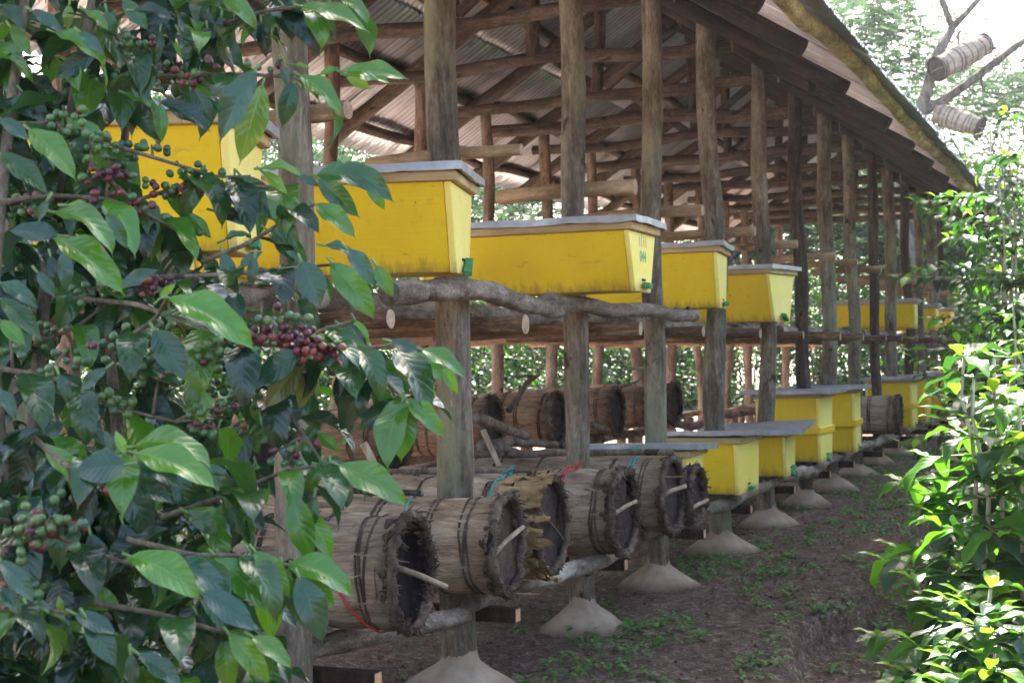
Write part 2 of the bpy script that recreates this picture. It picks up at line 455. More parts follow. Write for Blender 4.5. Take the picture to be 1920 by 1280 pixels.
def pole(name, p0, p1, r0, mat, parent=None, r1=None, cut='cut_wood', bend=0.02, rn=0.10, sides=14, seed=None, seg=None, fork=None):
    """A round timber between two points, modelled along its own Z."""
    p0, p1 = Vector(p0), Vector(p1)
    L = (p1 - p0).length
    rnd = random.Random(seed if seed is not None else hash((round(p0.x, 2), round(p0.y, 2), round(p0.z, 2))))
    r1 = r0 if r1 is None else r1
    n = seg or max(4, int(L / 0.16))
    so = rnd.random() * 60
    path, rad = [], []
    for i in range(n + 1):
        t = i / n
        w = math.sin(math.pi * t)
        path.append(Vector((bend * w * noise.noise(Vector((so, t * L * 0.9, 0))) * 2, bend * w * noise.noise(Vector((so + 9, t * L * 0.9, 3))) * 2, t * L)))
        rad.append((r0 + (r1 - r0) * t) * (1 + 0.06 * noise.noise(Vector((so, 5, t * L * 2.2)))))
    V, F, mi = tube_data(path, rad, sides, rn, so, 4.0)
    q = Vector((0, 0, 1)).rotation_difference((p1 - p0).normalized())
    o = mesh_obj(name, V, F, [mat, cut], parent, mi, loc=p0, rot=q)
    me = o.data
    for p in me.polygons:
        if p.material_index == 1: p.use_smooth = False
    return o


def beveled(o, w=0.004, seg=2):
    bm = bmesh.new(); bm.from_mesh(o.data)
    es = [e for e in bm.edges if e.is_manifold and e.calc_face_angle(0) > 0.5]
    bmesh.ops.bevel(bm, geom=es, offset=w, segments=seg, affect='EDGES', clamp_overlap=True)
    bm.to_mesh(o.data); bm.free()
    for p in o.data.polygons: p.use_smooth = False
    return o


# ------------------------------------------------------------------ ground
def sm(a, b, t):
    t = min(1, max(0, (t - a) / (b - a)))
    return t * t * (3 - 2 * t)


def gz(x, y):
    z = 0.011 * min(max(y - 7, 0), 20)
    e = 1.04 + 0.16 * noise.noise(Vector((0.3, y * 0.9, 0))) + 0.07 * noise.noise(Vector((1.3, y * 4.1, 0)))
    dit = sm(e - 0.01, e + 0.055, x) * (1 - 0.75 * sm(1.9, 2.7, x))
    z -= 0.17 * dit * (1 - 0.6 * sm(12, 20, y))
    if -8 < x < 6 and y < 40:
        z += 0.030 * noise.noise(Vector((x * 1.7, y * 1.7, 0))) + 0.018 * noise.noise(Vector((x * 6, y * 6, 4))) + 0.015 * noise.noise(Vector((x * 15, y * 15, 8)))
    return z


xs = np.concatenate([np.linspace(-400, -30, 14), np.linspace(-26, -5.4, 26), np.arange(-5, -0.5, 0.12), np.arange(-0.5, 2.4, 0.045), np.arange(2.4, 5, 0.15), np.linspace(5.5, 28, 24), np.linspace(32, 400, 14)])
ys = np.concatenate([np.linspace(-200, -8, 10), np.arange(-6, 3.0, 0.6), np.arange(3.0, 12, 0.055), np.arange(12, 26, 0.13), np.linspace(26.5, 60, 34), np.linspace(66, 600, 18)])
gv = [(float(x), float(y), gz(float(x), float(y))) for y in ys for x in xs]
nx_ = len(xs)
gf = [(j * nx_ + i, j * nx_ + i + 1, (j + 1) * nx_ + i + 1, (j + 1) * nx_ + i) for j in range(len(ys) - 1) for i in range(nx_ - 1)]
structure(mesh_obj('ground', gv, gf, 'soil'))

# ------------------------------------------------------------------ the shed
FRONT = [2.75, 4.06, 5.28, 6.72, 8.0, 9.35, 10.76, 12.14, 13.33, 14.68, 16.07, 17.31, 18.78, 20.0, 21.37, 22.73]
BACK = [3.4, 4.75, 6.11, 7.47, 8.83, 10.2, 11.51, 12.94, 14.23, 15.48, 16.82, 18.13, 19.5, 20.88, 22.2, 23.2]
XB = -2.47
Y0, Y1 = 1.55, 23.6
RX = -1.235                       # ridge line
SL = 0.62


def zr(x):                        # height of the rafters' centre line
    return 3.45 - SL * x if x >= RX else 3.45 - SL * (2 * RX - x)


shed = thing('bee_shed', 'long open pole shed of rough timber posts and shelves under a corrugated metal roof', 'shed')
rs = random.Random(4)
POSTR = {0: .06, 1: .055, 2: .066, 3: .057, 4: .058, 5: .066, 6: .060, 7: .056, 8: .066, 9: .060, 10: .052, 11: .066, 12: .055, 13: .055, 14: .055, 15: .055}
DARK = {7, 10, 12, 15}
footing_profile = [(-0.03, 0.262), (0.005, 0.25), (0.025, 0.236), (0.045, 0.212), (0.065, 0.183), (0.088, 0.150), (0.108, 0.119), (0.125, 0.092), (0.14, 0.073), (0.16, 0.066), (0.185, 0.0628)]


def footing(post, x, y, r, rot, seed, loc_is_base):
    V, F, N = [], [], 40
    k = r / 0.062
    for i, (z, rad) in enumerate(footing_profile):
        for j in range(N):
            a = 2 * math.pi * j / N
            f = 1 + (0.15 * noise.noise(Vector((math.cos(a) * 1.3 + seed * 3.1, math.sin(a) * 1.3, z * 6))) + 0.06 * noise.noise(Vector((math.cos(a) * 4 + seed * 3.1, math.sin(a) * 4, z * 20)))) * (1 if i < 7 else 0.2)
            V.append(Vector((math.cos(a) * rad * f * k, math.sin(a) * rad * f * k, z + 0.012 * noise.noise(Vector((math.cos(a) * 3, math.sin(a) * 3, seed))))))
    for i in range(len(footing_profile) - 1):
        for j in range(N): F.append((i * N + j, i * N + (j + 1) % N, (i + 1) * N + (j + 1) % N, (i + 1) * N + j))
    o = mesh_obj('footing', V, F, 'mound_cement', post)
    # stands upright though its post leans
    o.rotation_mode = 'QUATERNION'; o.rotation_quaternion = rot.inverted()
    o.location = rot.inverted() @ Vector((0, 0, loc_is_base))
    return o


for i, y in enumerate(FRONT):
    g = gz(0, y)
    lean = rs.uniform(-0.025, 0.025); lx = rs.uniform(-0.02, 0.02)
    top = zr(0) - 0.03 + rs.uniform(-0.02, 0.04)
    r = POSTR[i]
    p = pole('post', (lx * 0.4, y + lean * .2, g - 0.15), (-lx, y - lean, top), r * 1.06, 'dark_post' if i in DARK else 'post_bark', shed, r * 0.94, bend=0.026, rn=0.13, seed=100 + i, seg=34, sides=20)
    footing(p, 0, y, r, p.rotation_quaternion.copy(), i, 0.15 - 0.02)
for i, y in enumerate(BACK):
    g = gz(XB, y)
    r = rs.uniform(.05, .06)
    pole('post', (XB, y, g - 0.15), (XB + rs.uniform(-.05, .05), y + rs.uniform(-.05, .05), zr(XB) - 0.03), r * 1.05, 'back_post', shed, r * 0.92, bend=0.05, seed=200 + i, seg=26)
# trusses
for i, y in enumerate(FRONT):
    yy = y + 0.09
    j = rs.uniform(-0.03, 0.03)
    pole('tie_beam', (XB - 0.30, yy + rs.uniform(-.1, .1), 3.29 + j), (0.13, yy, 3.30 - j), rs.uniform(.044, .056), 'roof_pole', shed, bend=0.032, seed=300 + i)
    pole('king_post', (RX + rs.uniform(-.05, .05), yy + .02, 3.33), (RX, yy + .02, zr(RX) - 0.04), 0.045, 'roof_pole', shed, bend=0.01, seed=320 + i)
    if i % 2 == 0: pole('strut', (RX - 0.03, yy + .03, 3.36), (RX - 0.62, yy + .03, zr(RX - 0.62) - 0.05), 0.036, 'roof_pole', shed, bend=0.01, seed=340 + i)
    if i % 2 == 0: pole('strut', (RX + 0.03, yy + .03, 3.36), (RX + 0.62, yy + .03, zr(RX + 0.62) - 0.05), 0.036, 'roof_pole', shed, bend=0.01, seed=360 + i)
    y2 = y - 0.085
    ex = 0.90 + rs.uniform(-.04, .04)
    pole('rafter', (RX + 0.02, y2 + rs.uniform(-.05, .05), zr(RX)), (ex, y2, zr(ex)), 0.050, 'rafter_wood', shed, r1=0.054, cut='rafter_wood', bend=0.02, seed=380 + i, rn=0.13)
for i, y in enumerate(BACK):
    ex = -3.22 + rs.uniform(-.08, .08)
    y2 = y - 0.085
    pole('rafter', (RX - 0.02, y2 + rs.uniform(-.08, .08), zr(RX)), (ex, y2, zr(ex)), 0.055, 'roof_pole', shed, r1=0.062, bend=0.028, seed=420 + i)


def longpole(name, x, z, r, mat, seed, y0=Y0 + .05, y1=Y1 - .05, piece=4.4, bend=0.05, rn=0.12, cut='cut_wood', sag=0.02):
    y = y0
    q = random.Random(seed)
    k = 0
    while y < y1 - 0.3:
        e = min(y1, y + piece * q.uniform(.8, 1.1))
        dz = q.uniform(-sag, sag)
        pole(name, (x + q.uniform(-.02, .02), y - 0.1, z + dz), (x + q.uniform(-.02, .02), e + 0.1, z + q.uniform(-sag, sag)), r * q.uniform(.9, 1.1), mat, shed, r1=r * q.uniform(.75, .95), bend=bend, rn=rn, seed=seed * 17 + k, cut=cut)
        y = e; k += 1


longpole('ridge_pole', RX, zr(RX) + 0.09, 0.05, 'roof_pole', 11)
for k_, x in enumerate((-0.62, 0.12)): longpole('purlin', x, zr(x) + 0.105, 0.048, 'roof_pole', 20 + k_, sag=0.006)
for k_, x in enumerate((-1.86, -2.6)): longpole('purlin', x, zr(x) + 0.105, 0.048, 'roof_pole', 30 + k_, sag=0.006)
longpole('purlin', -3.12, zr(-3.12) + 0.105, 0.045, 'roof_pole', 35, sag=0.006)
longpole('purlin', 1.02, zr(1.02) + 0.112, 0.050, 'mossy_wood', 37, piece=3.3, bend=0.05, rn=0.14, sag=0.012)

# corrugated sheets, each one a part, lapped up the slope and along the eave
def sheet(x0, x1, y0, y1, lift, seed):
    pitch, amp = 0.076, 0.0125
    per = 6
    ny = int(round((y1 - y0) / pitch)) * per
    q = random.Random(seed)
    tilt = q.uniform(-.008, .008)
    nxx = 5
    V, F = [], []
    rag = [q.uniform(-.006, .006) for _ in range(ny + 1)]
    for i in range(nxx + 1):
        t = i / nxx
        for j in range(ny + 1):
            s = j / ny
            x = x0 + (x1 - x0) * t + (rag[j] if i in (0, nxx) else 0)
            y = y0 + (y1 - y0) * s
            z = zr(x) + 0.182 + lift + tilt * (s - .5) + amp * math.sin(2 * math.pi * j / per) + 0.008 * noise.noise(Vector((x * 1.5, y * 1.1, seed)))
            V.append((x, y, z))
    for i in range(nxx):
        for j in range(ny):
            a = i * (ny + 1) + j
            F.append((a, a + 1, a + ny + 2, a + ny + 1))
    n = len(V)
    V += [(x, y, z + 0.002) for x, y, z in V]
    F += [tuple(v + n for v in f[::-1]) for f in F]
    for a, b in [(j, j + 1) for j in range(ny)] + [(nxx * (ny + 1) + j + 1, nxx * (ny + 1) + j) for j in range(ny)]:
        F.append((b, a, a + n, b + n))
    return mesh_obj('roof_sheet', V, F, 'roof_metal', shed)


y = Y0; kk = 0
while y < Y1 - 0.4:
    w = 0.076 * 22
    e = y + w
    l = 0.006 if kk % 2 else 0.0
    sheet(RX + 0.01, -0.05, y, e + 0.076, 0.014 + l, kk)
    sheet(-0.2, 1.175 + rs.uniform(-.012, .012), y, e + 0.076, l, 100 + kk)
    sheet(RX - 0.01, -2.35, y, e + 0.076, 0.014 + l, 200 + kk)
    sheet(-2.2, -3.30 - (0.10 if kk % 3 else 0.02), y, e + 0.076, l - 0.012, 300 + kk)
    y = e; kk += 1
# ridge capping
V, F = [], []
for j, yy in enumerate(np.arange(Y0 - .02, Y1 + .1, 0.5)):
    for dx in (-.2, -.1, 0, .1, .2): V.append((RX + dx, yy, zr(RX + dx) + 0.225 + (0 if dx else -.01)))
    if j: F += [((j - 1) * 5 + q, (j - 1) * 5 + q + 1, j * 5 + q + 1, j * 5 + q) for q in range(4)]
mesh_obj('ridge_cap', V, F, 'roof_metal', shed)

BAR = [.03, .030, .024, .037, .033, .031, .029, .031, .03, .032, .03, .03, .03, .03, .03, .03]
# short pale bars bolted to the front posts (third shelf) and the shelf brackets
for i, y in enumerate(FRONT):
    jz = rs.uniform(-.015, .015)
    pole('shelf_bracket', (-0.42 + rs.uniform(-.04, .04), y + 0.11, 2.09 + jz - .01), ((0.25 + rs.uniform(-.02, .03)) if i != 1 else .16, y + 0.11, 2.09 + jz), BAR[i], 'pale_pole' if i < 8 else 'orange_pole', shed, bend=0.012, seed=500 + i, rn=0.06)
    pole('shelf_bracket', (-0.85 + rs.uniform(-.1, .1), y + 0.10, 1.42), (0.28 + rs.uniform(-.03, .03), y + 0.10, 1.425), rs.uniform(.029, .036), 'support_wood', shed, bend=0.02, seed=520 + i, rn=0.12)
    b = Bag()
    b.box(-0.85, 0.22 + rs.uniform(-.04, .03), y + 0.07, y + 0.125, 0.272, 0.328, 0)
    b.mi = [0, 1, 0, 0, 0, 0]
    o = beveled(b.build('shelf_bracket', ['rafter_wood', 'orange_cut'], shed, smooth=False), 0.004, 1)
for i, y in enumerate(BACK):
    pole('shelf_bracket', (XB - 0.25, y + 0.1, 1.44), (XB + 0.75, y + 0.1, 1.45), .04, 'orange_pole', shed, bend=0.02, seed=560 + i)


def gnarly(x, z, r, y0, y1, seed, mat='grey_log', amp=0.06, xa=None):
    q = random.Random(seed)
    n = int((y1 - y0) / 0.07)
    so = q.random() * 50
    path, rad = [], []
    for i in range(n + 1):
        t = i / n * (y1 - y0)
        path.append(Vector((amp * .6 * noise.noise(Vector((so, t * 1.1, 0))), amp * .55 * noise.noise(Vector((so, 7, t * 1.3))), t)))
        kn = max(0, noise.noise(Vector((so, t * 4.1, 5)))) ** 2 * 1.1
        rad.append(r * (1.0 - 0.22 * i / n) * (0.95 + kn + 0.07 * noise.noise(Vector((so, 3, t * 9)))))
    V, F, mi = tube_data(path, rad, 18, 0.18, so, 7.0)
    gb = Bag(); gb.add(V, F, mi)
    for _ in range(int((y1 - y0) * 1.6)):
        i = q.randint(2, n - 2); a = q.uniform(0, 2 * math.pi)
        d = Vector((math.cos(a), math.sin(a), q.uniform(.2, .7))).normalized()
        rr = rad[i] * q.uniform(.28, .5)
        gb.tube([path[i] + d * rad[i] * .5, path[i] + d * rad[i] * 1.15, path[i] + d * rad[i] * q.uniform(1.3, 1.75)], [rr * 1.5, rr, rr * .75], 8, rn=.2, rfreq=20)
    V, F, mi = gb.V, gb.F, gb.mi
    # local Z runs along world Y
    rot = Vector((0, 0, 1)).rotation_difference(Vector((0, 1, 0)))
    o = mesh_obj('shelf_log', V, F, [mat, 'grey_cut'], shed, mi, loc=(x, y0, z), rot=rot)
    if xa is not None: o.rotation_mode = 'QUATERNION'; o.rotation_quaternion = Vector((0, 0, 1)).rotation_difference(Vector((xa - x, y1 - y0, 0)).normalized())
    return o


gnarly(0.13, 1.532, 0.043, 4.50, 8.45, 1, amp=0.085)
gnarly(-0.10, 1.505, 0.05, 2.0, 4.45, 2)
gnarly(-0.16, 1.478, 0.036, 8.0, 11.6, 3, amp=.04)
gnarly(-0.05, 1.482, 0.038, 11.5, 15.6, 4)
gnarly(-0.05, 1.482, 0.038, 15.5, 19.4, 5)
gnarly(-0.05, 1.482, 0.038, 19.3, 23.4, 6)
gnarly(-0.55, 1.525, 0.058, 3.9, 8.2, 7)
gnarly(-0.6, 1.515, 0.05, 8.0, 12.6, 8)
gnarly(-0.55, 1.515, 0.05, 12.5, 17.6, 9)
gnarly(-0.55, 1.515, 0.05, 17.5, 23.4, 10)
gnarly(-0.42, 0.385, 0.045, 2.6, 5.0, 11, xa=0.19)
gnarly(0.17, 0.392, 0.045, 5.05, 7.1, 12)
gnarly(0.14, 0.392, 0.045, 7.0, 11.0, 13, amp=0.08)
gnarly(0.15, 0.392, 0.042, 10.9, 14.6, 14, amp=0.07)
gnarly(0.13, 0.392, 0.042, 14.5, 18.6, 15)
gnarly(0.13, 0.392, 0.042, 18.5, 23.2, 16)
gnarly(-0.55, 0.385, 0.055, 3.0, 7.5, 17)
gnarly(-0.6, 0.385, 0.055, 7.4, 12.5, 18)
gnarly(-0.6, 0.385, 0.055, 12.4, 17.5, 19)
gnarly(-0.6, 0.385, 0.055, 17.4, 23.2, 20)
longpole('shelf_rail', XB + 0.16, 1.515, 0.042, 'orange_pole', 51, 2.5, 23.2)
longpole('shelf_rail', XB + 0.62, 1.515, 0.04, 'back_post', 52, 2.5, 23.2)
# bench under the back row of log hives
for k_, x in enumerate((-1.72, -2.3)): longpole('bench_rail', x, 0.60, 0.045, 'orange_pole' if k_ else 'back_post', 60 + k_, 5.0, 23.0, cut='orange_cut')
yy = 5.3
while yy < 22.5:
    for x in (-1.72, -2.25):
        pole('bench_leg', (x, yy + rs.uniform(-.08, .08), gz(x, yy) - .1), (x, yy, 0.575), rs.uniform(.045, .06), 'orange_pole', shed, bend=0.01, seed=int(yy * 100) + int(x * 10))
    yy += 1.28

# ------------------------------------------------------------------ hives
def prism(b, L0, L1, wb, wt, z0, z1, base=0):
    V = [Vector((x, s * w, z)) for x in (L0, L1) for z, w in ((z0, wb), (z1, wt)) for s in (-1, 1)]
    b.add(V, [(0, 1, 3, 2), (4, 6, 7, 5), (0, 4, 5, 1), (2, 3, 7, 6), (0, 2, 6, 4), (1, 5, 7, 3)], None, base)


HG = 'yellow box hives on the shelves'


def hive(px_front, y, zb, rot, label, L=0.95, wb=0.135, wt=0.235, h=0.30, storeys=1, lid_tilt=(0, 0), overhang=0.045, seed=0, slot=True, simple=False, number=None, block_rot=0.0, tiltx=0.0):
    """Long top-bar hive; the end with the bee entrance points to +X."""
    c = Vector((px_front, y, zb)) - Vector((math.cos(rot), math.sin(rot), 0)) * (L / 2)
    t = thing('box_hive', label, 'beehive', c, rot, HG)
    t.rotation_euler = (tiltx, 0, rot)
    th = 0.024
    q = random.Random(900 + seed)
    levels = [(0.0, h, wb, wt)] if storeys == 1 else [(0.0, h * .5, wb, wt * .97), (h * .5 + .002, h, wt * .94, wt)]
    for li, (z0, z1, a, bb) in enumerate(levels):
        b = Bag(); prism(b, -L / 2 + th + .002, L / 2 - th - .002, a, bb, z0 + .004, z1)
        beveled(b.build('body' if li == 0 else 'upper_body', 'yellow_paint', t, smooth=False), 0.003, 1)
        for s in (-1, 1):
            b = Bag()
            x0, x1 = (L / 2 - th, L / 2) if s > 0 else (-L / 2, -L / 2 + th)
            prism(b, x0, x1, a + .006, bb + .006, z0, z1 - .001)
            beveled(b.build('end_panel', 'lit_yellow_paint', t, smooth=False), 0.003, 1)
    if storeys == 2:
        b = Bag()
        z0, z1 = h * .5 - .03, h * .5 + .022
        w = wt + .016
        for (x0, x1, y0, y1) in ((-L / 2 - .014, L / 2 + .014, -w - .012, -w + .006), (-L / 2 - .014, L / 2 + .014, w - .006, w + .012),
                                 (L / 2 + .001, L / 2 + .014, -w + .007, w - .007), (-L / 2 - .014, -L / 2 - .001, -w + .007, w - .007)):
            b.box(x0, x1, y0, y1, z0, z1)
        beveled(b.build('joining_band', 'yellow_paint', t, smooth=False), 0.003, 1)
    # lid: wooden frame wrapped by sheet metal
    tr = Matrix.Rotation(lid_tilt[0], 3, 'X') @ Matrix.Rotation(lid_tilt[1], 3, 'Y')
    b = Bag(); b.box(-L / 2 - .022, L / 2 + .022, -wt - .022, wt + .022, h + .001, h + .036)
    frame_bag = b
    nx, ny = 26, 14
    X0, YW = L / 2 + overhang, wt + overhang
    V, F = [], []
    for i in range(nx + 1):
        for j in range(ny + 1):
            x = -X0 + 2 * X0 * i / nx; yv = -YW + 2 * YW * j / ny
            z = h + .062 + 0.006 * noise.noise(Vector((x * 5 + seed, yv * 5, 1))) + 0.002 * noise.noise(Vector((x * 18 + seed, yv * 18, 1)))
            V.append(tr @ Vector((x, yv, z - h)) + Vector((0, 0, h)))
    id_ = lambda i, j: i * (ny + 1) + j
    for i in range(nx):
        for j in range(ny): F.append((id_(i, j), id_(i + 1, j), id_(i + 1, j + 1), id_(i, j + 1)))
    edge = [id_(i, 0) for i in range(nx + 1)] + [id_(nx, j) for j in range(1, ny + 1)] + [id_(i, ny) for i in range(nx - 1, -1, -1)] + [id_(0, j) for j in range(ny - 1, 0, -1)]
    n0 = len(V)
    for e in edge:
        p = V[e]
        V.append(Vector((p.x * 1.002, p.y * 1.004, p.z - .030 + 0.007 * noise.noise(Vector((p.x * 14, p.y * 14, seed))))))
    for a in range(len(edge)):
        bn = (a + 1) % len(edge)
        F.append((edge[bn], edge[a], n0 + a, n0 + bn))
    n1 = len(V)
    for a in range(len(edge)):
        p = V[n0 + a]
        V.append(Vector((p.x * .965, p.y * .94, p.z + 0.004)))
    for a in range(len(edge)):
        bn = (a + 1) % len(edge)
        F.append((n0 + bn, n0 + a, n1 + a, n1 + bn))
    lid = mesh_obj('lid', V, F, 'lid_metal', t, smooth=False)
    beveled(frame_bag.build('lid_frame', 'lid_wood', lid, smooth=False), 0.003, 1)
    if slot:
        b = Bag(); b.box(L / 2 + .001, L / 2 + .004, -.028, .028, .05, .06)
        b.build('entrance_slot', 'slot_black', t, smooth=False)
        b = Bag(); b.box(-.016, .016, -.055, .055, -.012, .012)
        o = beveled(b.build('landing_block', 'green_paint', t, smooth=False), 0.003, 1)
        o.location = (L / 2 + .018, 0.01, .03); o.rotation_euler = (block_rot, 0.1, 0.15)
    if number:
        cu = bpy.data.curves.new('hive_number', 'FONT'); cu.body = number; cu.size = 0.072; cu.align_x = 'CENTER'; cu.extrude = 0.0004
        tmp = bpy.data.objects.new('tmp_text', cu); COL.objects.link(tmp)
        me = bpy.data.meshes.new_from_object(tmp.evaluated_get(bpy.context.evaluated_depsgraph_get()))
        bpy.data.objects.remove(tmp)
        me.materials.clear(); me.materials.append(M['green_ink'])
        o = place('hive_number', me, t, (L / 2 + .0015, -0.0, .135), (R_(90), 0, R_(90)))
        b = Bag()
        for yv in (-.055, -.02, .018, .055):
            b.box(L / 2 + .001, L / 2 + .0016, yv - .0022, yv + .0022, .20, .255 + q.uniform(-.01, .012))
        b.build('tally_marks', 'grey_ink', t, smooth=False)
    return t


hive(0.16, 3.57, 1.595, R_(21), 'nearest yellow box hive, largest in view, half hidden behind the coffee bush', L=1.0, h=.33, seed=1)
hive(0.20, 4.95, 1.60, R_(15), 'yellow box hive on the upper shelf beside the thickest post, overhanging the grey log', L=0.98, h=.315, seed=2, block_rot=0.5)
hive(0.434, 6.40, 1.578, R_(2), 'yellow box hive on the upper shelf with a green number 044 on its end', L=1.02, wb=.12, wt=.218, h=.265, seed=3, number='044')
hive(0.15, 8.98, 1.575, R_(7), 'upper shelf yellow box hive whose end faces away, just behind the numbered one', L=1.0, h=.335, seed=4)
hive(0.216, 10.40, 1.515, R_(-9), 'upper shelf yellow box hive turned with its end to the path, beyond the numbered one', L=1.0, h=.33, seed=5, block_rot=-0.3)
hive(0.31, 7.66, 0.455, R_(2), 'yellow box hive on the lower shelf almost hidden behind the log hives, grey lid showing', L=.50, wb=.12, wt=.19, h=.31, seed=6, overhang=.07, lid_tilt=(-0.045, 0.0))
hive(0.28, 9.0, 0.45, R_(-3), 'low yellow box hive just past the log hives on the lower shelf, lid sloping up', L=.50, wb=.205, wt=.235, h=.31, overhang=.06, seed=7, lid_tilt=(-0.05, -0.02))
hive(0.25, 10.40, 0.445, R_(3), 'low yellow box hive under a wide overhanging grey metal lid on the lower shelf', L=.50, wb=.185, wt=.225, h=.275, seed=8, overhang=.13, lid_tilt=(0.055, -0.04), block_rot=0.6)
hive(0.246, 11.80, 0.445, R_(-2), 'tall two-storey yellow box hive, the nearer of the pair side by side', L=.50, wb=.19, wt=.235, h=.50, storeys=2, seed=9, overhang=.10, block_rot=0.4)
hive(0.30, 13.0, 0.445, R_(3), 'tall two-storey yellow box hive touching the grey banded log hive behind the pair', L=.50, wb=.19, wt=.235, h=.50, storeys=2, seed=10, overhang=.09)
hive(0.28, 17.0, 0.445, R_(0), 'two-storey yellow box hive just beyond the lone banded log hive on the lower shelf', L=.50, wb=.19, wt=.235, h=.50, storeys=2, seed=11, overhang=.06)
hive(0.26, 18.45, 0.445, R_(2), 'fourth two-storey yellow box hive along the lower shelf, seen through far coffee leaves', L=.50, wb=.19, wt=.235, h=.50, storeys=2, seed=12, overhang=.06)
hive(0.20, 21.0, 0.445, R_(1), 'farthest two-storey yellow box hive on the lower shelf', L=.50, wb=.19, wt=.235, h=.50, storeys=2, seed=13, overhang=.05)
hive(0.20, 22.75, 0.445, R_(0), 'small low yellow box hive at the far end of the lower shelf', L=0.95, h=.30, seed=14)
hive(0.15, 18.4, 1.56, R_(3), 'upper shelf yellow box hive, nearest of the distant three', L=0.95, h=.29, seed=15)
hive(0.15, 20.6, 1.56, R_(2), 'upper shelf yellow box hive, middle of the distant three', L=0.95, h=.29, seed=16)
hive(0.15, 22.6, 1.56, R_(0), 'upper shelf yellow box hive, farthest of all beside the last posts', L=0.95, h=.29, seed=17)


